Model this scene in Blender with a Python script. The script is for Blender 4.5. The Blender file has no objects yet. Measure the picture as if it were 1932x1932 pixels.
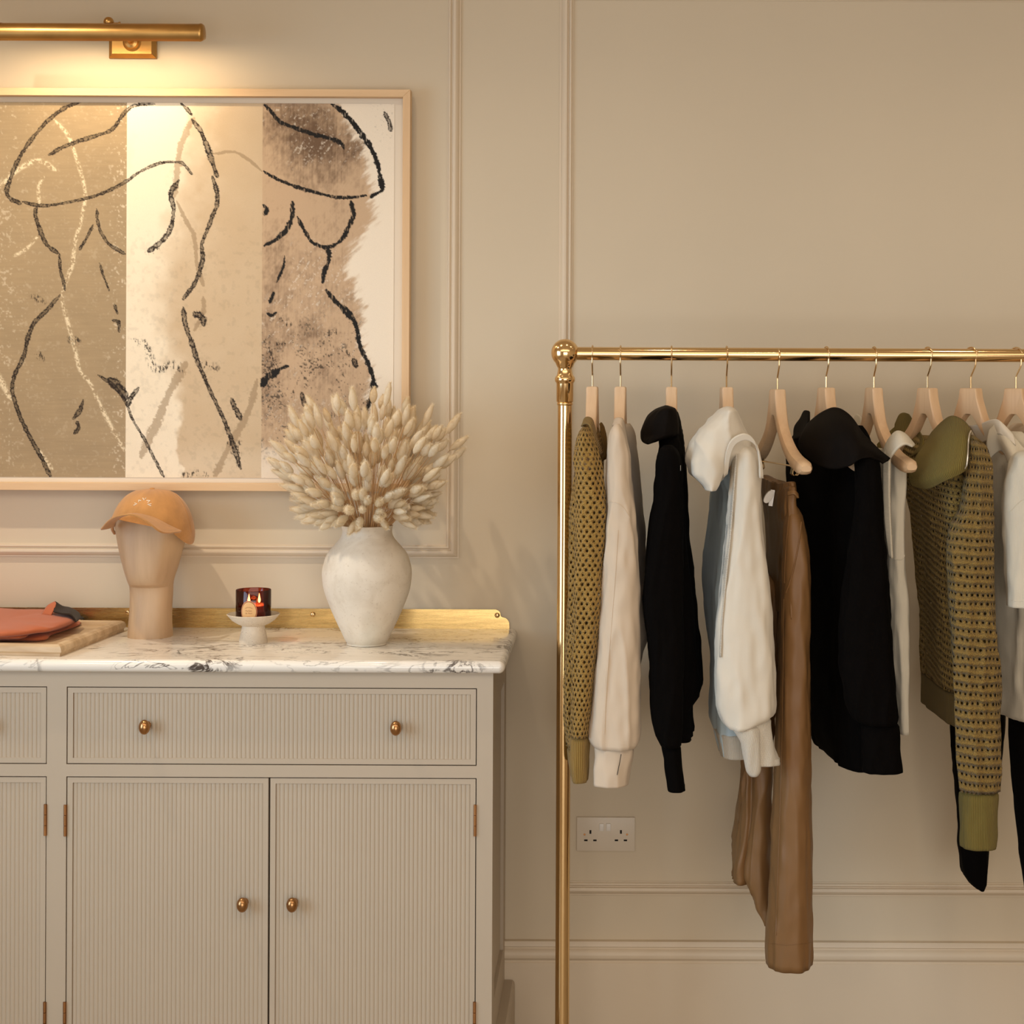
import bpy, bmesh, math, random
import numpy as np
from mathutils import Vector, Matrix, noise
from mathutils.bvhtree import BVHTree
random.seed(7); np.random.seed(7)
C = bpy.context.scene.collection
S = bpy.context.scene
# ------------------------------------------------------------------ camera
VX, VY, F = 1150.0, 725.0, 3163.0      # principal point and focal length in pixels of the 1932 frame
CAMD, CAMH, ROLL = 4.2, 1.693, math.radians(0.25)
cd = bpy.data.cameras.new('camera'); cam = bpy.data.objects.new('camera', cd); C.objects.link(cam)
cd.sensor_width = 36; cd.lens = F/1932*36
cd.shift_x = (966-VX)/1932; cd.shift_y = -(966-VY)/1932
cd.clip_start = .05
cam.matrix_world = Matrix.Translation((0, -CAMD, CAMH)) @ Matrix.Rotation(math.pi/2, 4, 'X') @ Matrix.Rotation(ROLL, 4, 'Z')
S.camera = cam
# ------------------------------------------------------------------ world, lights, exposure
w = bpy.data.worlds.new('world'); S.world = w; w.use_nodes = True
w.node_tree.nodes['Background'].inputs[0].default_value = (.75, .85, 1, 1)
w.node_tree.nodes['Background'].inputs[1].default_value = .35
def lamp(name, kind, loc, power, color, target=None, **kw):
    d = bpy.data.lights.new(name, kind); o = bpy.data.objects.new(name, d); C.objects.link(o)
    o.location = loc; d.energy = power; d.color = color
    for k, v in kw.items(): setattr(d, k, v)
    if target is not None:
        o.rotation_euler = (Vector(target)-Vector(loc)).to_track_quat('-Z', 'Y').to_euler()
    return o
WARM = (1.0, .85, .66)
for i, (x, e) in enumerate(((-1.55, 58), (-.64, 9), (.17, 4), (1.02, 7), (1.85, 7))):
    lamp('ceiling_spot', 'SPOT', (x, -.80, 2.86), e, WARM, (x, -.42, 0), spot_size=math.radians(135), spot_blend=1.0, shadow_soft_size=.02)  # row assumed from cast shadows and highlights; no fittings built
for x, e in ((-1.9, 16), (-.62, 5), (.55, 8), (1.7, 11)):
    lamp('ceiling_spot', 'SPOT', (x, -2.35, 2.86), e, WARM, (x, -1.0, 0), spot_size=math.radians(85), spot_blend=.8, shadow_soft_size=.03)  # second assumed row, out of view, further from the back wall
lamp('ceiling_fill', 'AREA', (0, -2.9, 2.90), 50, (1.0, .86, .71), (0, -1.5, .6), shape='RECTANGLE', size=4.2, size_y=1.6)  # added soft overhead fill for the whole room, no fixture built
lamp('assumed_daylight', 'AREA', (-2.62, -2.3, 1.45), 14, (.55, .78, 1.0), (.4, -.5, .9), shape='RECTANGLE', size=1.5, size_y=1.7, spread=math.radians(90))  # added cool fill, assumed as daylight from the left; its window is unseen
lamp('front_fill', 'AREA', (.4, -6.3, 1.05), 88, (1.0, .97, .93), (0, 0, .5), shape='RECTANGLE', size=3.4, size_y=2.0)  # added broad fill from behind the camera; the wall there is solid
S.view_settings.view_transform = 'Standard'; S.view_settings.look = 'None'
S.view_settings.gamma = 1; S.view_settings.use_curve_mapping = False
S.view_settings.exposure = -0.08
S.cycles.max_bounces = 8; S.cycles.diffuse_bounces = 4; S.cycles.transparent_max_bounces = 12
S.cycles.caustics_reflective = False; S.cycles.caustics_refractive = False
S.cycles.sample_clamp_indirect = 4.0
# ------------------------------------------------------------------ pixel -> place
cr, sr = math.cos(ROLL), math.sin(ROLL)
def ray(px, py):
    u = (px-VX)/F; v = -(py-VY)/F
    return Vector((u*cr - v*sr, 1.0, u*sr + v*cr))
CAM = Vector((0, -CAMD, CAMH))
def P(px, py, Y): return CAM + ray(px, py)*(Y+CAMD)
def G(px, py, z):
    r = ray(px, py); return CAM + r*((z-CAMH)/r.z)
# ------------------------------------------------------------------ materials
def srgb(r, g, b):
    f = lambda c: (c/255/12.92) if c/255 <= .04045 else ((c/255+.055)/1.055)**2.4
    return (f(r), f(g), f(b), 1)
class NT:
    def __init__(s, name):
        s.m = bpy.data.materials.new(name); s.m.use_nodes = True; s.t = s.m.node_tree; s.t.nodes.clear()
        s.out = s.t.nodes.new('ShaderNodeOutputMaterial')
    def n(s, kind, **kw):
        nd = s.t.nodes.new('ShaderNode'+kind)
        for k, v in kw.items():
            if k in ('operation', 'blend_type', 'data_type', 'feature', 'wave_type', 'bands_direction', 'attribute_name', 'noise_dimensions', 'interpolation_type', 'noise_type'): setattr(nd, k, v)
            else:
                key = int(k[1:]) if k[0] == '_' and k[1:].isdigit() else k.replace('_', ' ')
                inp = nd.inputs[key]
                if isinstance(v, bpy.types.NodeSocket): s.t.links.new(v, inp)
                else: inp.default_value = v
        return nd
    def math(s, op, a, b=0.0, c=0.0):
        nd = s.t.nodes.new('ShaderNodeMath'); nd.operation = op
        for i, v in enumerate((a, b, c)):
            if isinstance(v, bpy.types.NodeSocket): s.t.links.new(v, nd.inputs[i])
            else: nd.inputs[i].default_value = v
        return nd.outputs[0]
    def mix(s, f, a, b):
        nd = s.t.nodes.new('ShaderNodeMix'); nd.data_type = 'RGBA'
        for i, v in ((0, f), (6, a), (7, b)):
            if isinstance(v, bpy.types.NodeSocket): s.t.links.new(v, nd.inputs[i])
            else: nd.inputs[i].default_value = v
        return nd.outputs[2]
    def coord(s, which='Object', scale=(1, 1, 1), rot=(0, 0, 0)):
        tc = s.t.nodes.new('ShaderNodeTexCoord'); mp = s.t.nodes.new('ShaderNodeMapping')
        s.t.links.new(tc.outputs[which], mp.inputs[0]); mp.inputs['Scale'].default_value = scale; mp.inputs['Rotation'].default_value = rot
        return mp.outputs[0]
    def noise(s, vec, scale, detail=3, rough=.5, dist=0.0):
        return s.n('TexNoise', Vector=vec, Scale=scale, Detail=detail, Roughness=rough, Distortion=dist).outputs[0]
    def ramp(s, v, a, b):   # smooth 0..1 between a and b
        nd = s.t.nodes.new('ShaderNodeMapRange'); nd.interpolation_type = 'SMOOTHSTEP'
        s.t.links.new(v, nd.inputs[0]); nd.inputs[1].default_value = a; nd.inputs[2].default_value = b
        return nd.outputs[0]
    def bsdf(s, **kw):
        nd = s.n('BsdfPrincipled', **kw); s.t.links.new(nd.outputs[0], s.out.inputs[0]); s.b = nd; return nd
    def bump(s, h, strength=.3, dist=.002):
        nd = s.n('Bump', Strength=strength, Distance=dist, Height=h)
        s.t.links.new(nd.outputs[0], s.b.inputs['Normal'])
def simple(name, col, rough=.6, metal=0.0, vary=0.06, vscale=6, bscale=0, bstr=.2, bdist=.001, scale=(1, 1, 1), coat=0.0, sheen=0.0, which='Object', spec=.5):
    k = NT(name); v = k.coord(which, scale)
    n = k.noise(v, vscale, 4)
    c = k.mix(k.ramp(n, .3, .7), tuple(x*(1-vary) for x in col[:3])+(1,), tuple(min(1, x*(1+vary)) for x in col[:3])+(1,))
    k.bsdf(Base_Color=c, Roughness=rough, Metallic=metal)
    if coat: k.b.inputs['Coat Weight'].default_value = coat; k.b.inputs['Coat Roughness'].default_value = .15
    if sheen: k.b.inputs['Sheen Weight'].default_value = sheen; k.b.inputs['Sheen Roughness'].default_value = .5
    k.b.inputs['Specular IOR Level'].default_value = spec
    if bscale: k.bump(k.noise(v, bscale, 3), bstr, bdist)
    return k.m
def wood(name, c1, c2, axis='X', rough=.5, gs=14, bstr=.08):
    k = NT(name); sc = {'X': (1.2, 14, 14), 'Y': (14, 1.2, 14), 'Z': (14, 14, 1.2)}[axis]
    v = k.coord('Object', sc); n = k.noise(v, gs/6, 5, .6, .4)
    fine = k.noise(v, gs, 3)
    f = k.math('ADD', k.math('MULTIPLY', k.ramp(n, .3, .72), .75), k.math('MULTIPLY', fine, .25))
    k.bsdf(Base_Color=k.mix(f, c1, c2), Roughness=rough); k.bump(fine, bstr, .001); return k.m
def brass(name, col, rough, vary=.1, aniso=None):
    k = NT(name); v = k.coord('Object', aniso or (1, 1, 1))
    n = k.noise(v, 9, 4); c = k.mix(k.ramp(n, .3, .7), tuple(x*(1-vary) for x in col[:3])+(1,), col)
    r = k.math('ADD', k.math('MULTIPLY', k.noise(v, 25, 3), rough*.5), rough*.75)
    k.bsdf(Base_Color=c, Metallic=1.0, Roughness=r); return k.m
def fabric(name, col, rough=.9, weave=900, bstr=.25, vary=.05, sheen=.15, sx=1.0, sy=1.0, rib=0, ribdepth=.0012):
    k = NT(name); v = k.coord('UV'); n = k.noise(v, 30, 4)
    c = k.mix(n, tuple(x*(1-vary) for x in col[:3])+(1,), tuple(min(1, x*(1+vary)) for x in col[:3])+(1,))
    k.bsdf(Base_Color=c, Roughness=rough); k.b.inputs['Sheen Weight'].default_value = sheen
    k.b.inputs['Specular IOR Level'].default_value = .25 if col[0] > .01 else .06
    if rib:
        sep = k.n('SeparateXYZ', Vector=v); s_ = k.math('SINE', k.math('MULTIPLY', sep.outputs[0], 2*math.pi*rib))
        k.bump(s_, .8, ribdepth)
        c2 = k.mix(k.ramp(s_, -1, .2), tuple(x*(.72 if ribdepth > .0004 else .92) for x in col[:3])+(1,), c); k.t.links.new(c2, k.b.inputs['Base Color'])
    else:
        v2 = k.coord('UV', (sx, sy, 1)); k.bump(k.noise(v2, weave, 2), bstr, .0008)
    return k.m
def openwork(name, col, pu, pv, ru, rv, stag=.5, shear=0.0, ridge=0.0):
    """knitted stitch with see-through eyelets, laid out in the cloth's own UV metres"""
    k = NT(name); v = k.coord('UV'); wob = k.noise(v, 60, 2)
    sep = k.n('SeparateXYZ', Vector=v)
    uu = k.math('ADD', sep.outputs[0], k.math('MULTIPLY', wob, pu*.5)); vv = k.math('ADD', sep.outputs[1], k.math('MULTIPLY', sep.outputs[0], shear))
    vv = k.math('ADD', vv, k.math('MULTIPLY', k.noise(v, 25, 2), pv*.45))
    row = k.math('DIVIDE', vv, pv); ri = k.math('FLOOR', row); rf = k.math('SUBTRACT', k.math('SUBTRACT', row, ri), .5)
    colm = k.math('ADD', k.math('DIVIDE', uu, pu), k.math('MULTIPLY', k.math('MODULO', ri, 2.0), stag))
    cf = k.math('SUBTRACT', k.math('FRACT', colm), .5)
    ci = k.n('TexWhiteNoise', noise_dimensions='2D', Vector=k.n('CombineXYZ', X=k.math('FLOOR', colm), Y=ri).outputs[0]).outputs[0]
    d = k.math('SQRT', k.math('ADD', k.math('POWER', k.math('DIVIDE', k.math('MULTIPLY', cf, pu), ru), 2.0), k.math('POWER', k.math('DIVIDE', k.math('MULTIPLY', rf, pv), rv), 2.0)))
    d = k.math('ADD', d, k.math('MULTIPLY', ci, .35))
    hole = k.math('LESS_THAN', d, 1.0)
    fine = k.noise(v, 420, 2)
    st = k.n('TexVoronoi', Vector=v, Scale=330).outputs[0]
    c = k.mix(fine, tuple(x*.68 for x in col[:3])+(1,), tuple(min(1, x*1.35) for x in col[:3])+(1,))
    c = k.mix(k.ramp(st, .55, .1), c, tuple(min(1, x*1.3) for x in col[:3])+(1,))
    b = k.n('BsdfPrincipled', Base_Color=c, Roughness=.95); k.b = b
    b.inputs['Sheen Weight'].default_value = .1; b.inputs['Specular IOR Level'].default_value = .15
    h = k.math('ADD', k.math('MULTIPLY', k.ramp(d, .8, 1.9), 1.0), k.math('MULTIPLY', st, -.7))
    if ridge: h = k.math('ADD', h, k.math('MULTIPLY', k.math('COSINE', k.math('MULTIPLY', rf, 2*math.pi)), -ridge))
    k.bump(h, 1.0, .004)
    tr = k.n('BsdfTransparent'); mx = k.t.nodes.new('ShaderNodeMixShader')
    k.t.links.new(hole, mx.inputs[0]); k.t.links.new(b.outputs[0], mx.inputs[1]); k.t.links.new(tr.outputs[0], mx.inputs[2])
    k.t.links.new(mx.outputs[0], k.out.inputs[0]); return k.m
M = {}
PAINT = srgb(211, 196, 172)
M['wall'] = simple('wall_paint', PAINT, .75, vary=.015, vscale=2, bscale=260, bstr=.06, bdist=.0006, spec=.3)
M['trim'] = simple('trim_paint', srgb(216, 199, 175), .45, vary=.01, vscale=2)
M['cab'] = simple('cabinet_paint', srgb(184, 168, 147), .5, vary=.015, vscale=3, bscale=180, bstr=.04, bdist=.0005)
M['gap'] = simple('dark_recess', srgb(28, 24, 20), .9)
M['floor'] = wood('floor_oak', srgb(146, 132, 114), srgb(182, 168, 148), 'Y', .45)
M['ceil'] = simple('ceiling_paint', srgb(225, 212, 192), .8, vary=.01)
M['brass'] = brass('polished_brass', (.83, .58, .29, 1), .15, .05)
M['brass_wire'] = brass('brass_wire', (.80, .58, .32, 1), .22, .05)
M['aged'] = brass('aged_brass', (.62, .36, .12, 1), .34, .25)
M['knob'] = brass('copper_brown_brass', (.46, .24, .10, 1), .24, .2)
M['plate'] = brass('brushed_brass', (.78, .53, .21, 1), .27, .22, (1, 1, 18))
M['hinge'] = brass('hinge_brass', (.45, .22, .09, 1), .4, .2)
M['frame'] = wood('pale_oak_frame', srgb(212, 176, 134), srgb(226, 192, 150), 'X', .5)
M['framev'] = wood('pale_oak_frame_upright', srgb(212, 176, 134), srgb(226, 192, 150), 'Z', .5)
M['hanger'] = wood('beech_wood', srgb(206, 168, 130), srgb(228, 195, 156), 'Z', .45, 10, .04)
M['head'] = wood('pale_poplar', srgb(184, 152, 118), srgb(206, 174, 138), 'Z', .5, 8, .05)
M['tray'] = wood('limed_oak', srgb(176, 146, 110), srgb(222, 198, 164), 'X', .5, 12)
M['mat'] = simple('mount_board', srgb(226, 214, 196), .8, vary=.01)
M['black'] = fabric('black_jersey', (.0022, .0016, .0013, 1), .9, 700, .3, .2, 0)
M['crepe'] = fabric('black_crepe', (.0055, .0038, .0028, 1), .7, 500, .35, .3, 0)
M['cream'] = fabric('cream_sweatshirt', srgb(218, 208, 191), .9, 800, .2, .02, .15)
M['creamrib'] = fabric('cream_rib_knit', srgb(222, 212, 195), .9, sheen=.15, rib=420, ribdepth=.0005)
M['beige'] = fabric('beige_jersey', srgb(208, 189, 166), .9, 800, .15, .02, .1)
M['pale'] = fabric('pale_rib_cotton', srgb(214, 204, 184), .9, sheen=.1, rib=300, ribdepth=.00012)
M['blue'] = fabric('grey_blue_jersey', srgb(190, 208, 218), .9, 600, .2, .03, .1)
M['satin'] = fabric('brown_satin', srgb(128, 93, 56), .46, 60, .15, .06, 0, 1, .1)
M['satin'].node_tree.nodes['Principled BSDF'].inputs['Specular IOR Level'].default_value = .38
M['satind'] = M['satin']
M['knit1'] = openwork('mustard_eyelet_knit', srgb(160, 126, 66), .0130, .0104, .0027, .0036)
M['knit2'] = openwork('olive_ridged_openwork_knit', srgb(140, 114, 62), .0130, .0195, .0030, .0034, .35, .05, 1.2)
M['knit3'] = openwork('olive_sloping_openwork_knit', srgb(150, 126, 70), .0120, .0150, .0023, .0026, .35, .12, .9)
M['rib1'] = fabric('mustard_rib', srgb(156, 124, 64), .95, sheen=.1, rib=230)
M['rib2'] = fabric('olive_rib', srgb(124, 108, 54), .95, sheen=.05, rib=270, ribdepth=.0009)
M['ribdark'] = fabric('olive_hem_rib', srgb(108, 90, 40), .95, sheen=.1, rib=500, ribdepth=.0004)
M['white_plastic'] = simple('white_plastic', srgb(226, 220, 212), .35, vary=.01)
M['ivory'] = simple('ivory_plastic', srgb(214, 200, 180), .4, vary=.01)
M['zip'] = simple('silver_zip', (.8, .78, .74, 1), .3, 1.0)
M['rust'] = fabric('rust_jersey', srgb(186, 104, 68), .85, 500, .2, .05, .2)
M['dark'] = fabric('dark_lining', srgb(44, 32, 22), .9, 300, .2, .1, .1)
M['cap'] = fabric('tan_suede', srgb(190, 138, 82), .95, 160, .5, .3, .25)
M['stitch'] = simple('white_stitching', srgb(250, 244, 230), .8, vary=.01)
M['stone'] = None
# ------------------------------------------------------------------ object helpers
def link(name, me, parent=None, mat=None, smooth=True, loc=None):
    o = bpy.data.objects.new(name, me); C.objects.link(o)
    if parent: o.parent = parent
    if loc is not None: o.location = loc
    if mat is not None: me.materials.append(mat)
    if smooth: me.polygons.foreach_set('use_smooth', [True]*len(me.polygons))
    return o
def mesh(name, vs, fs, mat=None, parent=None, smooth=True, uvs=None, loc=None):
    me = bpy.data.meshes.new(name); me.from_pydata([tuple(v) for v in vs], [], fs)
    if uvs is not None:
        l = me.uv_layers.new(name='UVMap'); idx = np.empty(len(me.loops), int); me.loops.foreach_get('vertex_index', idx)
        l.data.foreach_set('uv', np.asarray(uvs, float)[idx].ravel())
    me.validate(); me.update()
    return link(name, me, parent, mat, smooth, loc)
def smooth_by_angle(o, deg=35):
    me = o.data; bm = bmesh.new(); bm.from_mesh(me)
    for e in bm.edges:
        if len(e.link_faces) == 2 and e.calc_face_angle(0) > math.radians(deg): e.smooth = False
    bm.to_mesh(me); bm.free()
    me.polygons.foreach_set('use_smooth', [True]*len(me.polygons))
def thing(name, label, cat, loc=(0, 0, 0), group=None):
    o = bpy.data.objects.new(name, None); o.empty_display_size = .05; C.objects.link(o); o.location = loc
    o['label'] = label; o['category'] = cat
    if group: o['group'] = group
    return o
def tag(o, label, cat, group=None):
    o['label'] = label; o['category'] = cat
    if group: o['group'] = group
    return o
def struct(o): o['kind'] = 'structure'; return o
class MB:      # collects shapes in world coordinates, builds one mesh
    def __init__(s): s.v = []; s.f = []
    def add(s, vs, fs):
        n = len(s.v); s.v += [tuple(v) for v in vs]; s.f += [tuple(i+n for i in f) for f in fs]; return s
    def box(s, a, b):
        x0, y0, z0 = a; x1, y1, z1 = b
        vs = [(x0, y0, z0), (x1, y0, z0), (x1, y1, z0), (x0, y1, z0), (x0, y0, z1), (x1, y0, z1), (x1, y1, z1), (x0, y1, z1)]
        return s.add(vs, [(0, 3, 2, 1), (4, 5, 6, 7), (0, 1, 5, 4), (1, 2, 6, 5), (2, 3, 7, 6), (3, 0, 4, 7)])
    def tube(s, pts, r, n=12, cap=True):
        pts = [Vector(p) for p in pts]; rs = r if isinstance(r, (list, tuple)) else [r]*len(pts)
        t0 = (pts[1]-pts[0]).normalized(); up = Vector((0, 0, 1)) if abs(t0.z) < .9 else Vector((1, 0, 0))
        a = t0.cross(up).normalized(); vs = []
        for i, p in enumerate(pts):
            t = (pts[min(i+1, len(pts)-1)]-pts[max(i-1, 0)]).normalized()
            a = (a - t*a.dot(t)).normalized(); b = t.cross(a)
            for j in range(n):
                th = 2*math.pi*j/n; vs.append(p + (a*math.cos(th)+b*math.sin(th))*rs[i])
        fs = [(i*n+j, i*n+(j+1) % n, (i+1)*n+(j+1) % n, (i+1)*n+j) for i in range(len(pts)-1) for j in range(n)]
        if cap: fs += [tuple(range(n))[::-1], tuple((len(pts)-1)*n+j for j in range(n))]
        return s.add(vs, fs)
    def lathe(s, prof, c=(0, 0, 0), n=40, axis='Z'):
        vs = []
        for r, h in prof:
            for j in range(n):
                th = 2*math.pi*j/n; x, y = r*math.cos(th), r*math.sin(th)
                p = {'Z': (x, y, h), 'X': (h, x, y), 'Y': (x, h, y)}[axis]
                vs.append((c[0]+p[0], c[1]+p[1], c[2]+p[2]))
        fs = [(i*n+j, i*n+(j+1) % n, (i+1)*n+(j+1) % n, (i+1)*n+j) for i in range(len(prof)-1) for j in range(n)]
        if prof[0][0] > 1e-5: fs.append(tuple(range(n))[::-1])
        if prof[-1][0] > 1e-5: fs.append(tuple((len(prof)-1)*n+j for j in range(n)))
        return s.add(vs, fs)
    def build(s, name, mat, parent=None, smooth=True, bevel=0, angle=35, org=None, merge=True):
        o = mesh(name, s.v, s.f, mat, None, smooth)
        bm = bmesh.new(); bm.from_mesh(o.data)
        if merge: bmesh.ops.remove_doubles(bm, verts=bm.verts, dist=1e-6)
        bmesh.ops.recalc_face_normals(bm, faces=bm.faces)
        if bevel:
            es = [e for e in bm.edges if len(e.link_faces) == 2 and e.calc_face_angle(0) > .5]
            bmesh.ops.bevel(bm, geom=es, offset=bevel, segments=2, affect='EDGES', profile=.6)
        bm.to_mesh(o.data); bm.free()
        if smooth: smooth_by_angle(o, angle)
        if parent is not None: adopt(o, parent)
        elif org is not None: reorigin(o, org)
        return o
def adopt(o, parent):     # mesh was made in world coordinates; shift into the parent's space
    off = Vector((0, 0, 0)); p = parent
    while p: off += p.location; p = p.parent
    o.data.transform(Matrix.Translation(-off)); o.parent = parent
def reorigin(o, org): o.data.transform(Matrix.Translation(-Vector(org))); o.location = org
def cat(pts, n):          # Catmull-Rom through pts (numpy rows), n samples
    p = np.asarray(pts, float); m = len(p)
    if m == 1: return np.repeat(p, n, 0)
    q = np.vstack([2*p[0]-p[1], p, 2*p[-1]-p[-2]]); t = np.linspace(0, m-1, n); i = np.minimum(t.astype(int), m-2); f = (t-i)[:, None]
    a, b, c, d = q[i], q[i+1], q[i+2], q[i+3]
    return .5*((2*b)+(c-a)*f+(2*a-5*b+4*c-d)*f**2+(3*b-a-3*c+d)*f**3)
def hermite(rows, ys):    # monotone-ish interpolation of rows keyed on column 0
    r = np.asarray(rows, float); x = r[:, 0]; out = np.empty((len(ys), r.shape[1])); out[:, 0] = ys
    for k in range(1, r.shape[1]):
        y = r[:, k]; h = np.diff(x); d = np.diff(y)/h; m = np.empty_like(y)
        m[0] = d[0]; m[-1] = d[-1]
        for i in range(1, len(y)-1): m[i] = 0 if d[i-1]*d[i] <= 0 else 2*d[i-1]*d[i]/(d[i-1]+d[i])
        i = np.clip(np.searchsorted(x, ys)-1, 0, len(x)-2); t = (ys-x[i])/h[i]
        out[:, k] = (2*t**3-3*t**2+1)*y[i]+(t**3-2*t**2+t)*h[i]*m[i]+(-2*t**3+3*t**2)*y[i+1]+(t**3-t**2)*h[i]*m[i+1]
    return out
def patch(name, grid, mat, parent, thick=.003, nu=28, nv=20, wr=0.0, seed=0):
    """cloth sheet through a grid of (px, py, Y) points"""
    g = np.array([[tuple(P(*q)) for q in row] for row in grid])
    rows = np.array([cat(r, nu) for r in g])                       # R x nu x 3
    full = np.array([cat(rows[:, j], nv) for j in range(nu)]).transpose(1, 0, 2)
    vs = []; uv = []
    for i in range(nv):
        for j in range(nu):
            p = Vector(full[i, j])
            if wr: p.y += wr*noise.noise(Vector((p.x*35, p.z*18, seed)))
            vs.append(p)
    du = np.linalg.norm(np.diff(full, axis=1), axis=2).mean(0); dv = np.linalg.norm(np.diff(full, axis=0), axis=2).mean(1)
    U = np.concatenate([[0], du.cumsum()]); V = np.concatenate([[0], dv.cumsum()])
    uv = [(U[j], V[i]) for i in range(nv) for j in range(nu)]
    fs = [(i*nu+j, i*nu+j+1, (i+1)*nu+j+1, (i+1)*nu+j) for i in range(nv-1) for j in range(nu-1)]
    o = mesh(name, vs, fs, mat, None, True, uv); adopt(o, parent)
    if thick:
        md = o.modifiers.new('thickness', 'SOLIDIFY'); md.thickness = thick; md.offset = 0
    return o
def sg(x, p): return math.copysign(abs(x)**p, x)
def loft(name, rows, mat, parent, Yn, Yf=None, n=64, lev=70, p=.8, q=.8, fold=.004, ff=22, fz=2.2, seed=0, sh=None, sag=0.0, hemcurve=0.0, closed_top=True, wr=.0015):
    """cloth volume. rows: (py, near left, near right[, far left, far right]) pixel outlines; Yn/Yf depths of its near and far ends"""
    if Yf is None: Yf = Yn+.10
    rr = [r if len(r) == 5 else None for r in rows]
    full = []
    for r in rows:
        if len(r) == 5: full.append(r)
        else:
            Xl = P(r[1], r[0], Yn).x; Xr = P(r[2], r[0], Yn).x; s = F/(CAMD+Yf)
            full.append((r[0], r[1], r[2], VX+Xl*s, VX+Xr*s))
    ys = np.linspace(full[0][0], full[-1][0], lev); R = hermite(full, ys)
    Ym = (Yn+Yf)/2; vs = []; uv = []; N1 = n+1
    def fnoise(X, Y, z):
        a1 = noise.noise(Vector((X*ff+seed*3.7, Y*ff+seed*1.3, z*fz)))
        a2 = noise.noise(Vector((X*ff*2.1+seed*1.7, Y*ff*2.1, z*fz*1.5+seed)))
        a3 = 1-abs(noise.noise(Vector((X*ff*1.2+seed*5.1, Y*ff*1.2+z*2.5, z*fz*1.3+seed*.7))))*2.2
        return 1.5*a1+.6*a2+.9*(max(0, a3)**3-.35)
    for i in range(lev):
        py, nl, nr, fl, fr = R[i]
        e = 1.0
        if sh:
            t = min(1, max(0, (py-sh[0])/(sh[1]-sh[0]))); e = sh[2]+(1-sh[2])*(t**.7)
        yn = Ym+(Yn-Ym)*e; yf = Ym+(Yf-Ym)*e
        nl2, nr2, fl2, fr2 = [P(a, py, y).x for a, y in ((nl, yn), (nr, yn), (fl, yf), (fr, yf))]
        z0 = P((nl+fr)/2, py, Ym).z
        capk = (.45, .8, .94)[i] if i < 3 else 1.0
        fo = min(1, i/8)
        for j in range(N1):
            th = 2*math.pi*(j % n)/n+math.pi; a = sg(math.cos(th), p)*(capk if e > .99 else 1); b = sg(math.sin(th), q)*capk
            t = (1-a)/2
            X = (nl2+nr2)/2*(1-t)+(fl2+fr2)/2*t; T = (nr2-nl2)/2*(1-t)+(fr2-fl2)/2*t; Y = yn*(1-t)+yf*t
            x = X+T*b; zz = z0
            if fold:
                D = fold*fnoise(x, Y, z0)*fo; d3 = noise.noise(Vector((x*60+seed, z0*22, Y*60)))*wr*2
                x += (D+d3)*b; Y -= (D*1.3+d3)*a
            if sag: zz -= sag*math.sin(math.pi*t)*max(0, 1-i/(lev*.25))
            if hemcurve: zz -= hemcurve*(i/(lev-1))**6*math.cos(math.pi*(t-.5))
            vs.append((x, Y, zz))
    pts = np.array(vs).reshape(lev, N1, 3); mid = pts[lev//2]; n_ = n; n = N1
    per = np.concatenate([[0], np.linalg.norm(np.diff(mid, axis=0), axis=1).cumsum()])
    uv = [(per[j], vs[i*n+j][2]) for i in range(lev) for j in range(n)]
    fs = [(i*n+j, (i+1)*n+j, (i+1)*n+j+1, i*n+j+1) for i in range(lev-1) for j in range(n-1)]
    # turn the bottom edge inward so the opening looks like a hem
    last = pts[-1]; cen = last.mean(0)
    for k, (sc, dz) in enumerate(((.97, .0), (.95, .012), (.5, .02))):
        for j in range(n):
            v = cen+(last[j]-cen)*sc; vs.append((v[0], v[1], last[j][2]+dz)); uv.append((per[j], last[j][2]+dz))
        m0 = (lev-1+k)*n
        fs += [(m0+j, m0+n+j, m0+n+j+1, m0+j+1) for j in range(n-1)]
    if closed_top: fs.append(tuple(range(n-1)))
    m0 = (lev+2)*n; fs.append(tuple(m0+j for j in range(n-1))[::-1])
    o = mesh(name, vs, fs, mat, None, True, uv); adopt(o, parent); return o
def surf_seam(name, obj, pts, mat, par, r=.0008, off=.0004):
    """stitched line lying on a garment's own surface"""
    me = obj.data; o = Vector((0, 0, 0)); q = obj
    while q.parent: q = q.parent; o += q.location
    bv = BVHTree.FromPolygons([v.co+o for v in me.vertices], [tuple(f.vertices) for f in me.polygons]); out = []
    for x, y in cat(pts, 40):
        d = ray(x, y).normalized(); h = bv.ray_cast(CAM, d)
        if h[0]: out.append(h[0]-d*off)
    if len(out) > 3:
        b = MB(); b.tube(out, r, 6); return b.build(name, mat, par)
# ------------------------------------------------------------------ room shell
X0, X1, Y0, ZC = -2.66, 2.75, -6.5, 2.92
struct(MB().box((X0-.1, 0, -.05), (X1+.1, .12, ZC+.05)).build('wall_back', M['wall'], smooth=False))
struct(MB().box((X1, Y0, 0), (X1+.1, 0, ZC)).build('wall_right', M['wall'], smooth=False))
b = MB()      # left wall; the opening is added for an assumed, unseen window
for a, c in (((X0-.1, Y0, 0), (X0, -3.1, ZC)), ((X0-.1, -1.5, 0), (X0, 0, ZC)), ((X0-.1, -3.1, 0), (X0, -1.5, .55)), ((X0-.1, -3.1, 2.55), (X0, -1.5, ZC))): b.box(a, c)
struct(b.build('wall_left', M['wall'], smooth=False))
struct(MB().box((X0-.1, Y0-.1, 0), (X1+.1, Y0, ZC)).build('wall_front', M['wall'], smooth=False))
struct(MB().box((X0-.1, Y0-.1, -.1), (X1+.1, .12, 0)).build('floor', M['floor'], smooth=False))
struct(MB().box((X0-.1, Y0-.1, ZC), (X1+.1, .12, ZC+.1)).build('ceiling', M['ceil'], smooth=False))
b = MB()
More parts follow.
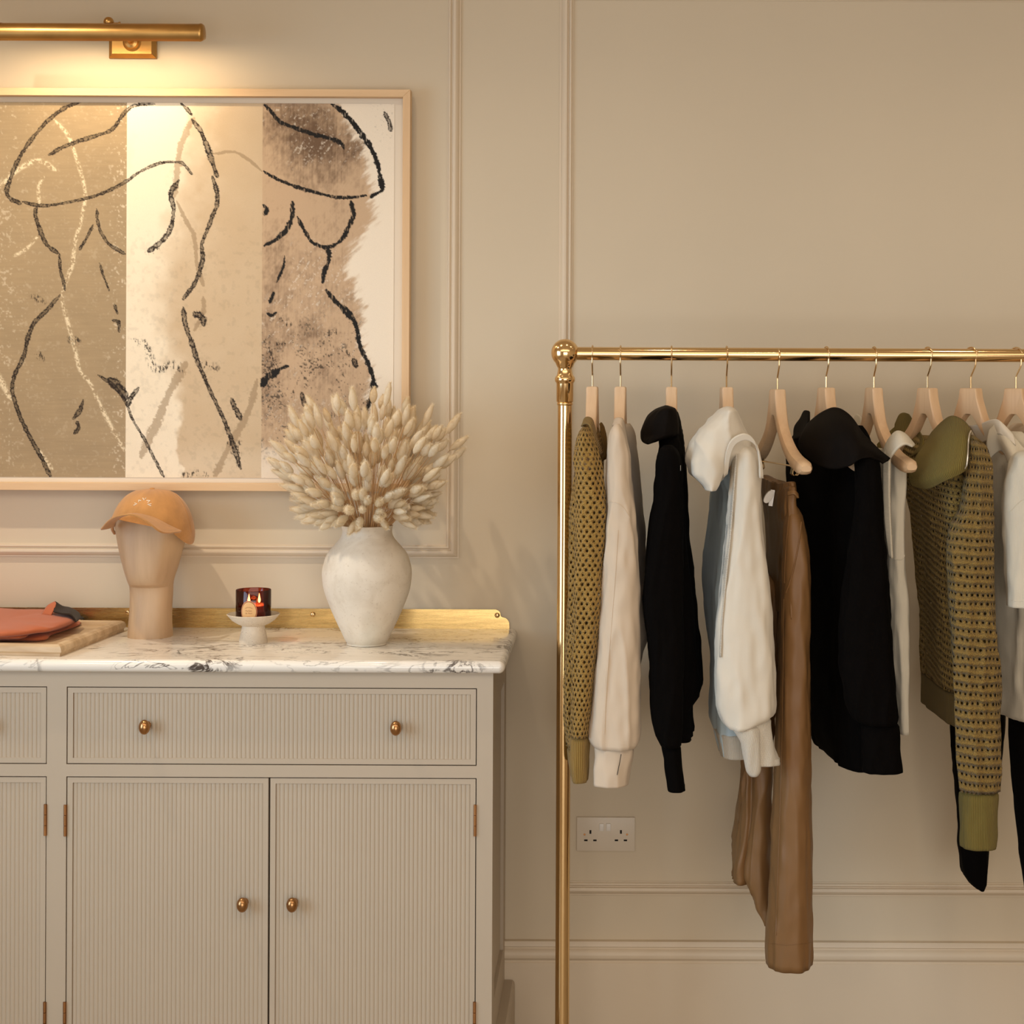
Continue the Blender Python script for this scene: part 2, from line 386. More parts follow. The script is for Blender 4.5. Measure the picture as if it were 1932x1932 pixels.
for a, c in (((X0-.09, -3.1, .55), (X0-.04, -3.04, 2.55)), ((X0-.09, -1.56, .55), (X0-.04, -1.5, 2.55)), ((X0-.09, -3.04, .55), (X0-.04, -1.56, .61)), ((X0-.09, -3.04, 2.49), (X0-.04, -1.56, 2.55)), ((X0-.09, -2.32, .61), (X0-.04, -2.28, 2.49))): b.box(a, c)
struct(b.build('assumed_window_1', M['trim'], smooth=False, bevel=.004))  # unseen window frame, added around the assumed daylight lamp
def moulding(name, x0, z0, x1, z1, prof):
    """mitred rectangle; prof = (inset from outer edge, projection)"""
    vs = []; n = len(prof)
    for sx, sz, X, Z in ((1, 1, x0, z0), (-1, 1, x1, z0), (-1, -1, x1, z1), (1, -1, x0, z1)):
        for d, h in prof: vs.append((X+sx*d, -h, Z+sz*d))
    fs = [(k*n+i, k*n+i+1, ((k+1) % 4)*n+i+1, ((k+1) % 4)*n+i) for k in range(4) for i in range(n-1)]
    o = mesh(name, vs, fs, M['trim'], None, True)
    bm = bmesh.new(); bm.from_mesh(o.data); bmesh.ops.recalc_face_normals(bm, faces=bm.faces); bm.to_mesh(o.data); bm.free()
    smooth_by_angle(o, 28); return struct(o)
PROF = [(0, -.002), (0, .0045), (.0035, .005), (.0042, .0068), (.006, .0095), (.009, .0125), (.013, .014), (.017, .0132), (.0195, .0115), (.0208, .0062), (.0225, .0058), (.0238, .0080), (.0262, .0098), (.0288, .0095), (.0308, .0075), (.0318, .0035), (.0335, .003), (.0335, -.002)]
a = P(866, 1053, 0); moulding('trim_1', -2.3, a.z, a.x, 2.72, PROF)
a = P(1049.5, 1687, 0); t = P(1500, -23, 0); moulding('trim_2', a.x, a.z, 2.45, t.z, PROF)
# skirting board
zt = P(1150, 1772.5, 0).z
prof = [(-.003, zt), (.016, zt), (.0165, zt-.008), (.0175, zt-.0125), (.0135, zt-.015), (.0135, zt-.019), (.018, zt-.022), (.0215, zt-.027), (.023, zt-.034), (.0215, zt-.041), (.018, zt-.045), (.0155, zt-.048), (.0155, zt-.051), (.0185, zt-.054), (.0185, .0), (-.003, 0)]
vs = [(x, -h, z) for x in (X0+.001, X1-.001) for h, z in prof]; n = len(prof)
o = mesh('baseboard_back', vs, [(i, i+1, n+i+1, n+i) for i in range(n-1)], M['trim'], None)
smooth_by_angle(o, 28); struct(o)

# ------------------------------------------------------------------ dresser
ZT = 1.0795; FY = -.475; BR = -.2556; BL = -2.155
dr = thing('dresser', 'stone coloured painted dresser with reeded drawers and doors under a veined marble top', 'dresser', (-1.2, -.25, 0))
def FP(px, py): p = P(px, py, FY); return p.x, p.z
sx0, sx1 = FP(88, 1500)[0], FP(125, 1500)[0]
dx0, dx1 = sx1, FP(899, 1500)[0]
dz1 = FP(500, 1297)[1]; dz0 = FP(500, 1443.5)[1]
oz1 = FP(500, 1466.5)[1]; oz0 = .24
zc = ZT-.030
W2 = dx1-dx0; lx1 = sx0; lx0 = lx1-W2
t = .022
b = MB()      # carcass: face frame, sides, back, bottom, top, plinth
b.box((BL, FY, zc-.03), (BR, FY+t, zc)); b.box((BL, FY, dz0), (BR, FY+t, dz0)) if 0 else None
b = MB()
def fr(x0, z0, x1, z1): b.box((x0, FY, z0), (x1, FY+t, z1))
fr(BL, dz1, BR, zc); fr(BL, oz1, BR, dz0); fr(BL, .10, BR, oz0)
fr(BL, oz0, lx0, oz1); fr(lx1, oz0, dx0, oz1); fr(dx1, oz0, BR, oz1)
fr(BL, dz0, lx0, dz1); fr(lx1, dz0, dx0, dz1); fr(dx1, dz0, BR, dz1)
b.box((BL, -.012, .10), (BR, -.002, zc)); b.box((BL, FY+t, .10), (BR, -.012, .12)); b.box((BL, FY+t, zc-.012), (BR, -.012, zc))
b.box((BL, FY+t, .12), (BL+.02, -.012, zc-.012))
# right side panel: two uprights, rails and a recessed field
for y0, y1 in ((FY+t, FY+.075), (-.075, -.012)): b.box((BR-.02, y0, .12), (BR, y1, zc-.012))
b.box((BR-.02, FY+.075, zc-.09), (BR, -.075, zc-.012)); b.box((BR-.02, FY+.075, .12), (BR, -.075, .30)); b.box((BR-.02, FY+.075, .30), (BR-.008, -.075, zc-.09))
b.box((BL+.05, -.2, 0), (BR-.05, -.1, .1))
b.build('carcass', M['cab'], dr, smooth=False, merge=False)
b = MB(); b.box((BL+.02, FY+t+.004, .125), (BR-.022, FY+t+.006, zc-.02)); b.build('gap_shade_sheet', M['gap'], dr, smooth=False)  # thin near-black sheet behind the fronts, colours in the shade of the gaps
pz = P(960, 1851, -.03).z; b = MB(); pp = P(971.5, 1870, -.02).x
prof = [(BR, pz), (pp-.006, pz), (pp-.002, pz-.004), (pp, pz-.012), (pp, .0), (BR, 0)]
vs = [(x, y, z) for y in (-.022, FY-.016) for x, z in prof]; n = len(prof)
fs = [(i, (i+1) % n, n+(i+1) % n, n+i) for i in range(n)]+[tuple(range(n)), tuple(range(n, 2*n))[::-1]]
b.add(vs, fs); b.box((BL-.016, FY-.0162, 0), (BR+.001, FY, pz)); b.build('plinth', M['cab'], dr, smooth=False, merge=False)
def reeded(name, x0, z0, x1, z1, mt=dr, edge=.0118, pitch=.0096):
    g = .0022
    x0 += g; x1 -= g; z0 += g; z1 -= g; y = FY+.001; b = MB(); e = edge
    ix0, ix1, iz0, iz1 = x0+e, x1-e, z0+e, z1-e
    # frame border
    o4 = [(x0, z0), (x1, z0), (x1, z1), (x0, z1)]; i4 = [(ix0, iz0), (ix1, iz0), (ix1, iz1), (ix0, iz1)]
    vs = [(x, y+.018, z) for x, z in o4]+[(x, y, z) for x, z in o4]+[(x, y, z) for x, z in i4]+[(x, y+.0035, z) for x, z in i4]
    fs = []
    for k in range(4):
        l = (k+1) % 4
        fs += [(k, l, 4+l, 4+k), (4+k, 4+l, 8+l, 8+k), (8+k, 8+l, 12+l, 12+k)]
    fs.append((3, 2, 1, 0)); b.add(vs, fs)
    nr = round((ix1-ix0)/pitch); p = (ix1-ix0)/nr; prof = []
    for k in range(nr):
        xs = ix0+k*p
        for a in (0, .10, .28, .5, .72, .90): prof.append((xs+a*p, y+.0040-.0016*math.sqrt(max(0, 1-((a-.5)/.5)**2))))
    prof.append((ix1, y+.0040)); n = len(prof)
    vs = [(x, yy, z) for z in (iz0, iz1) for x, yy in prof]; b.add(vs, [(i, i+1, n+i+1, n+i) for i in range(n-1)])
    return b.build(name, M['cab'], mt, angle=50)
def knob(px, py, parent):
    p = P(px, py, FY-.026); b = MB()
    b.lathe([(.0001, .001), (.009, .0005), (.0095, -.002), (.006, -.005), (.0045, -.009), (.005, -.012)], (p.x, FY+.002, p.z), 28, 'Y')
    vs = []; fs = []; n = 28; m = 16
    for i in range(m+1):
        a = math.pi*i/m
        for j in range(n):
            th = 2*math.pi*j/n; vs.append((p.x+.0125*math.sin(a)*math.cos(th), FY-.0125-.011*(1+0)*0-.012*math.cos(a)-.008, p.z+.0165*math.sin(a)*math.sin(th)))
    fs = [(i*n+j, i*n+(j+1) % n, (i+1)*n+(j+1) % n, (i+1)*n+j) for i in range(m) for j in range(n)]
    b.add(vs, fs); o = b.build('knob', M['knob'], parent, angle=60); return o
d = reeded('drawer', dx0, dz0, dx1, dz1); knob(271, 1373, d); knob(746, 1375, d)
d = reeded('drawer', lx0, dz0, lx1, dz1); knob(-503, 1370, d); knob(-28, 1371, d)
def hinge(px, py, parent):
    p = P(px, py, FY); b = MB(); z1 = p.z
    for k in range(3): b.tube([(p.x, FY-.0025, z1-k*.0235), (p.x, FY-.0025, z1-k*.0235-.0225)], .0032, 10)
    b.box((p.x-.0035, FY-.0005, z1-.070), (p.x+.0035, FY+.004, z1)); b.build('hinge', M['hinge'], parent, angle=40)
mid = FP(507.5, 1600)[0]
for x0, x1, kx, hx in ((dx0, mid, 456, 123.5), (mid, dx1, 550, 896.5)):
    d = reeded('door', x0, oz0, x1, oz1); knob(kx, 1709, d); hinge(hx, 1518, d); hinge(hx-1.2, 1890, d)
lm = (lx0+lx1)/2
d = reeded('door', lm, oz0, lx1, oz1); knob(-226, 1706, d); hinge(86, 1517, d); hinge(84.8, 1890, d)
d = reeded('door', lx0, oz0, lm, oz1); knob(-320, 1706, d)
# marble top with bullnose
k = NT('arabescato_marble'); v = k.coord('Object', (1, 1, 1))
v1 = k.coord('Object', (.9, 4.2, 2.0), (0, 0, .10)); v2 = k.coord('Object', (2.2, 6.5, 3.2), (0, 0, -.22))
w1 = k.noise(v1, 2.3, 6, .55, .8); w2 = k.noise(v2, 2.6, 5, .55, .6); w3 = k.noise(k.coord('Object', (5, 7, 5)), 1.7, 5, .6, 1.2)
def vein(w_, wd, c=.5): return k.math('SUBTRACT', 1.0, k.ramp(k.math('ABSOLUTE', k.math('SUBTRACT', w_, c)), 0.0, wd))
reg = k.ramp(k.noise(v, 2.6, 3), .40, .60); reg2 = k.ramp(k.noise(k.coord('Object', (3, 3, 3)), 1.9, 2), .53, .62)
t1 = k.math('MULTIPLY', vein(w1, .010), k.math('ADD', k.math('MULTIPLY', reg, .55), .45))
t1b = k.math('MULTIPLY', vein(w1, .0075, .43), k.math('ADD', k.math('MULTIPLY', reg, .5), .3))
t2 = k.math('MULTIPLY', vein(w2, .008, .47), k.math('MULTIPLY', reg, .6))
t3 = k.math('MULTIPLY', vein(w3, .045, .5), reg2)
tt = k.math('MINIMUM', k.math('ADD', k.math('ADD', t1, t1b), k.math('ADD', t2, t3)), 1.0)
base = k.mix(k.math('MULTIPLY', k.ramp(w1, .48, .75), .5), srgb(240, 233, 222), srgb(218, 205, 190))
k.bsdf(Base_Color=k.mix(tt, base, srgb(82, 72, 66)), Roughness=.16); k.b.inputs['Coat Weight'].default_value = .3; k.b.inputs['Coat Roughness'].default_value = .08
M['marble'] = k.m
MX0, MX1, MYF = BL-.027, -.2284, -.500; r = .014
prof = []
for i in range(13):
    a = math.pi*i/12; prof.append((r*math.sin(a), r*math.cos(a)))
vs = []; zmid = ZT-r; n = len(prof)
def ring(off_x, off_y): return None
for cx, cy, dx_, dy_ in ((MX0+r, -.001, -1, 0), (MX0+r, MYF+r, -1, -1), (MX1-r, MYF+r, 1, -1), (MX1-r, -.001, 1, 0)):
    steps = 7 if dy_ else 1
    for s_ in range(steps):
        if dy_:
            a = (s_/(steps-1))*math.pi/2; a = a if dx_ < 0 else math.pi/2-a
            ux, uy = (-math.cos(a), -math.sin(a)) if dx_ < 0 else (math.cos(a), -math.sin(a))
        else: ux, uy = dx_, 0
        for rr_, zz in prof: vs.append((cx+ux*rr_, cy+uy*rr_, zmid+zz))
m = len(vs)//n
fs = [(i*n+j, i*n+j+1, (i+1)*n+j+1, (i+1)*n+j) for i in range(m-1) for j in range(n-1)]
fs.append(tuple(i*n for i in range(m))); fs.append(tuple(i*n+n-1 for i in range(m))[::-1])
fs.append(tuple(range(n))); fs.append(tuple((m-1)*n+j for j in range(n))[::-1])
b = MB(); b.add(vs, fs); top = b.build('marble_top', M['marble'], dr, angle=30)
# brass upstand with scrolled end
xe = P(961, 1170, -.006).x; zt_ = P(900, 1150, -.006).z; zb = ZT-.0005
h = zt_-zb; out = [(MX0+.03, zb), (MX0+.03, zt_)]
x = xe; out += [(x-.062, zt_)]
for i in range(7): a = math.pi/2*(1-i/6); out.append((x-.036+.014*math.cos(a), zt_-.014+.014*math.sin(a)))
for i in range(1, 7): a = math.pi+math.pi/2*i/6; out.append((x-.016+.006*math.cos(a), zt_-.0135+.006*math.sin(a)))
for i in range(7): a = math.pi/2*(1-i/6); out.append((x-.018+.018*math.cos(a), zt_-.0375+.018*math.sin(a)))
out += [(x, zb)]; n = len(out)
vs = [(a, y, c) for y in (-.0045, -.001) for a, c in out]
b = MB(); b.add(vs, [tuple(range(n)), tuple(range(n, 2*n))[::-1]]+[(i, (i+1) % n, n+(i+1) % n, n+i) for i in range(n)])
up = b.build('brass_upstand', M['plate'], dr, smooth=False, bevel=0)
for px, py in ((938, 1161), (590, 1159), (241, 1155), (-130, 1153)):
    p = P(px, py, -.006); b = MB()
    b.lathe([(.0066, 0), (.0062, -.0014), (.0045, -.003), (.0022, -.0037), (.0001, -.0039)], (p.x, -.0044, p.z), 20, 'Y'); b.build('screw', M['brass'], up, angle=60)

# ------------------------------------------------------------------ picture light
pl = thing('picture_light', 'aged brass tubular picture light mounted on the wall above the framed artwork', 'picture light', (-1.2, -.1, 1.9))
PY_ = -.185; a = P(4, 62, PY_); c = P(378, 63, PY_); R_ = .0235
zc_ = a.z; b = MB(); vs = []; N = 26; xs = [a.x+(c.x-a.x)*i/24 for i in range(25)]
A0, A1 = math.radians(-62), math.radians(205)     # open towards the wall and the picture
for rr in (R_, R_-.0012):
    for x in xs:
        for j in range(N):
            th = math.radians(0)+A0+(A1-A0)*j/(N-1); vs.append((x, PY_-rr*math.cos(th), zc_+rr*math.sin(th)))
L = len(xs)*N
fs = [(i*N+j, i*N+j+1, (i+1)*N+j+1, (i+1)*N+j) for i in range(24) for j in range(N-1)]
fs += [tuple(L+q for q in f)[::-1] for f in fs]
for i in range(24):
    for j in (0, N-1): fs.append((i*N+j, (i+1)*N+j, L+(i+1)*N+j, L+i*N+j))
b.add(vs, fs); sh_ = b.build('shade', M['aged'], pl, angle=60)
for x, s_ in ((a.x, -1), (c.x, 1)):
    vs = []; prof = [(1.03, 0), (1.03, .004), (.9, .0085), (.5, .0105), (.02, .011)]
    for f_, h_ in prof:
        for j in range(N):
            th = A0+(A1-A0)*j/(N-1); vs.append((x+s_*h_, PY_-R_*f_*math.cos(th), zc_+R_*f_*math.sin(th)))
    fs = [(i*N+j, i*N+(j+1) % N, (i+1)*N+(j+1) % N, (i+1)*N+j) for i in range(4) for j in range(N)]
    b = MB(); b.add(vs, fs); b.build('end_cap', M['aged'], pl, angle=50)
p = P(252, 78, -.02); bz1 = P(252, 50, 0).z; bz0 = P(252, 111.5, 0).z; bx0 = P(208, 90, 0).x; bx1 = P(297, 90, 0).x
b = MB(); vs = []
for ins, y in ((0, -.001), (0, -.010), (.010, -.019)):
    vs += [(bx0+ins, y, bz0+ins), (bx1-ins, y, bz0+ins), (bx1-ins, y, bz1-ins), (bx0+ins, y, bz1-ins)]
fs = [(i*4+j, i*4+(j+1) % 4, (i+1)*4+(j+1) % 4, (i+1)*4+j) for i in range(2) for j in range(4)]+[(8, 9, 10, 11), (3, 2, 1, 0)]
b.add(vs, fs); b.build('backplate', M['aged'], pl, smooth=False)
cx = P(249, 78, -.02); cz = P(249, 80, -.02).z
b = MB(); b.lathe([(.0225, 0), (.0225, -.003), (.019, -.006), (.0165, -.005), (.015, -.009), (.008, -.012), (.007, -.014)], (cx.x, -.018, cz), 32, 'Y'); b.build('rosette', M['aged'], pl, angle=40)
b = MB(); pts = [(cx.x, -.03, cz), (cx.x, -.075, cz+.004), (cx.x-.002, -.12, cz+.02), (cx.x-.004, -.15, zc_+R_*.8)]
b.tube([tuple(q) for q in cat(pts, 16)], .0065, 14); b.build('arm', M['aged'], pl)
q = P(205, 42, -.15); b = MB(); b.lathe([(.0001, .013), (.006, .0115), (.0105, .0075), (.0125, .001), (.011, -.006), (.006, -.010), (.006, -.016), (.0001, -.016)], (q.x, -.15, q.z), 24, 'Z')
b.tube([(q.x+.008, -.15, q.z-.004), (q.x+.024, -.15, q.z-.004)], .0035, 10); b.lathe([(.0001, 0), (.0055, .001), (.0055, .004), (.0001, .005)], (q.x+.024, -.15, q.z-.004), 14, 'X'); b.build('knuckle', M['aged'], pl, angle=50)
k = NT('lamp_tube'); em = k.n('Emission', Color=(1, .74, .42, 1), Strength=4.0); k.t.links.new(em.outputs[0], k.out.inputs[0])
b = MB(); b.tube([(a.x+.02, PY_+.004, zc_-.002), (c.x-.02, PY_+.004, zc_-.002)], .0085, 14); b.build('light_tube', k.m, pl)
lamp('picture_light_glow', 'AREA', ((a.x+c.x)/2, PY_+.004, zc_-.0115), 1.7, (1.0, .76, .46), ((a.x+c.x)/2, PY_+.09, zc_-.22), shape='RECTANGLE', size=.44, size_y=.012, spread=math.radians(170))

# ------------------------------------------------------------------ double socket
sk = P(1143, 1572.5, 0); b = MB(); b.box((sk.x-.073, -.0075, sk.z-.0422), (sk.x+.073, -.0002, sk.z+.0422))
so = b.build('wall_socket', M['ivory'], None, bevel=.002, org=(sk.x, -.004, sk.z)); tag(so, 'ivory double wall socket with two switches, low on the wall behind the clothes rail', 'socket')
def add_rel(bmb, name, mat): 
    o = bmb.build(name, mat, so, bevel=0); return o
for px in (1135, 1148):
    q = P(px, 1559, 0); b = MB(); b.box((q.x-.0055, -.0115, q.z-.009), (q.x+.0055, -.007, q.z+.009)); b.build('switch', M['white_plastic'], so, bevel=.0008)
for px in (1114, 1171.5):
    q = P(px, 1576, 0)
    for dx, dz, wx, wz in ((0, .0105, .0024, .0045), (-.0113, -.0105, .0042, .0021), (.0113, -.0105, .0042, .0021)):
        b = MB(); b.box((q.x+dx-wx, -.0080, q.z+dz-wz), (q.x+dx+wx, -.0072, q.z+dz+wz)); b.build('pin_slot', M['gap'], so, smooth=False)
for px in (1103, 1183):
    q = P(px, 1573, 0); b = MB(); b.lathe([(.0028, 0), (.0024, -.0009), (.0001, -.0010)], (q.x, -.0074, q.z), 14, 'Y'); b.build('screw', M['hinge'], so)
# ------------------------------------------------------------------ framed artwork
aw = thing('framed_artwork', 'wide pale wood framed ink drawing of loose figure outlines on three tinted bands', 'picture', (-1.2, -.03, 1.7))
FD = -.052; fx1 = P(771.5, 500, FD).x+.0015; fz1 = P(600, 168, FD).z; fz0 = P(600, 927, FD).z; fx0 = 2*(-1.2)-fx1; fw = .0185
def bar(x0, z0, x1, z1, mit, mt):       # mitred member, outer edge first
    vs = [];
    (ox0, oz0_), (ox1, oz1_), (ix1, iz1_), (ix0, iz0_) = mit
    for y in (-.016, FD): vs += [(ox0, y, oz0_), (ox1, y, oz1_), (ix1, y, iz1_), (ix0, y, iz0_)]
    b = MB(); b.add(vs, [(0, 1, 2, 3), (7, 6, 5, 4), (0, 4, 5, 1), (1, 5, 6, 2), (2, 6, 7, 3), (3, 7, 4, 0)])
    return b.build('frame_member', mt, aw, smooth=False, bevel=.0008)
i0, i1, j0, j1 = fx0+fw, fx1-fw, fz0+fw, fz1-fw
bar(0, 0, 0, 0, ((fx0, fz1), (fx1, fz1), (i1, j1), (i0, j1)), M['frame']); bar(0, 0, 0, 0, ((fx1, fz0), (fx0, fz0), (i0, j0), (i1, j0)), M['frame'])
bar(0, 0, 0, 0, ((fx1, fz1), (fx1, fz0), (i1, j0), (i1, j1)), M['framev']); bar(0, 0, 0, 0, ((fx0, fz0), (fx0, fz1), (i0, j1), (i0, j0)), M['framev'])
MY = -.027
b = MB(); b.box((fx0+.004, -.022, fz0+.004), (fx1-.004, -.0165, fz1-.004)); b.box((i0-.001, MY, j0-.001), (i1+.001, -.022, j1+.001)); b.build('mount', M['mat'], aw, smooth=False)
b = MB(); b.box((fx0+.06, -.016, fz0+.06), (fx1-.06, -.0005, fz1-.06)); b.build('hanging_batten', M['framev'], aw, smooth=False)
# the sheet: tints painted per vertex, drawing in ink ribbons just above it
AY = MY-.0012
px0, px1, py0, py1 = -272., 743., 194., 901.
gx = np.concatenate([np.arange(px0, -8, 6.0), np.arange(-8, px1, 1.3), [px1]]); gy = np.concatenate([np.arange(py0, py1, 1.3), [py1]])
nx = len(gx); ny = len(gy); XX, YY = np.meshgrid(gx, gy)
def vnoise(x, y, seed):
    rs = np.random.RandomState(seed); g = rs.rand(257, 257); xi = np.floor(x).astype(int); yi = np.floor(y).astype(int); fx = x-xi; fy = y-yi
    fx = fx*fx*(3-2*fx); fy = fy*fy*(3-2*fy); a = g[yi % 256, xi % 256]; b_ = g[yi % 256, (xi+1) % 256]; c_ = g[(yi+1) % 256, xi % 256]; d_ = g[(yi+1) % 256, (xi+1) % 256]
    return (a*(1-fx)+b_*fx)*(1-fy)+(c_*(1-fx)+d_*fx)*fy
def fbm(x, y, seed, o=4):
    s_ = 0; am = .5; tot = 0
    for i in range(o): s_ = s_+am*vnoise(x*2**i, y*2**i, seed+i); tot += am; am *= .55
    return s_/tot
def ss(v, a_, b_): t_ = np.clip((v-a_)/(b_-a_), 0, 1); return t_*t_*(3-2*t_)
def col(r, g, b_): return np.array(srgb(r, g, b_)[:3])
tan, cream, paleb, brown, white = col(164, 143, 112), col(240, 227, 204), col(200, 176, 144), col(140, 112, 88), col(238, 226, 208)
n1 = fbm(XX/34, YY/34, 3); n2 = fbm(XX/9, YY/9, 11); rot = (XX*.62+YY*.78, -XX*.78+YY*.62)
br = fbm(rot[0]/5, rot[1]/26, 21, 4); hz = fbm(XX/40, YY/2.2, 31, 3); sp = fbm(XX/3.2, YY/3.2, 41, 2)
L_ = tan*(1+.16*(hz[..., None]-.5)+.14*(n1[..., None]-.5))
edge = ss(XX, 190, 238)*.5+ss(60-abs(XX-10), 0, 60)*.25+.12
L_ = L_+(cream-L_)*(ss(sp*.55+n2*.45, .60, .70)*edge*.8)[..., None]
diag = 470-.42*(YY-194)      # pale wedge in the middle sheet
f = ss(XX+40*(n1-.5), 300+0*YY+40*np.sin(YY/110), 372-.03*YY)*(1-.25*ss(YY, 820, 880))
lit = 1-ss(abs(XX-(330-.05*(YY-200)))+60*(n1-.5), 40, 95)  # paler vertical band, strongest in the upper part of the middle sheet
f = np.clip(f*.85+.15*n1-.3*lit*ss(600-YY, 0, 300), 0, 1)
Mi = cream+(paleb-cream)*f[..., None]
Mi = Mi*(1-.10*ss(n2, .55, .75)*ss(YY, 380, 480))[..., None]
bx = np.interp(YY+40*(n1-.5), [194, 240, 300, 372, 400, 450, 500, 545, 600, 640, 700, 790, 900], [655, 668, 690, 702, 705, 676, 655, 672, 690, 684, 704, 700, 690])
f = 1-ss(XX+16*(n2-.5)+44*(br-.5), bx-14, bx+10)
f = f*(1-.85*ss(YY+80*(n1-.5), 835-.2*(XX-494), 885-.1*(XX-494)))
f = f*(1-ss(XX-.62*(YY-194)+30*(n2-.5), 628, 646))
big = fbm(XX/85, YY/70, 61, 3); vert = fbm(XX/2.4, YY/26, 81, 3); dg2 = fbm((XX+YY*.7)/3.2, (YY-XX*.7)/22, 91, 3); fine = fbm(XX/3.0, YY/3.0, 101, 2)
blob = lambda x, y, rx, ry: np.exp(-(((XX-x)/rx)**2+((YY-y)/ry)**2))
dens = .36+.42*blob(560, 240, 90, 60)+.25*blob(620, 290, 60, 40)+.45*blob(515, 500, 30, 80)+.3*blob(600, 345, 90, 26)+.22*blob(585, 620, 60, 40)+.25*blob(508, 690, 30, 60)+.28*blob(615, 710, 40, 34)+.2*blob(640, 420, 50, 40)-.15*blob(590, 560, 60, 60)
tone = np.clip(dens+.75*(big-.5)+.40*(n2-.5)+.30*(vert-.5)+.22*(dg2-.5), 0, 1)
mid_ = col(196, 168, 138); deep = col(108, 84, 64)
Br = mid_+(deep-mid_)*ss(tone, .28, 1.0)[..., None]
Br = Br+(white-Br)*(ss(dg2*.6+fine*.4, .60, .74)*ss(big, .42, .6)*.55)[..., None]
Ri = white+(Br-white)*f[..., None]
Ri = Ri*(1-.75*ss(fine*.6+n1*.4, .62, .70)*ss(YY, 560, 640)*f)[..., None]
Ri = Ri*(1-.4*ss(fine, .72, .8)*(1-f)*blob(725, 225, 22, 40))[..., None]
img = np.where((XX < 238)[..., None], L_, np.where((XX < 494)[..., None], Mi, Ri))
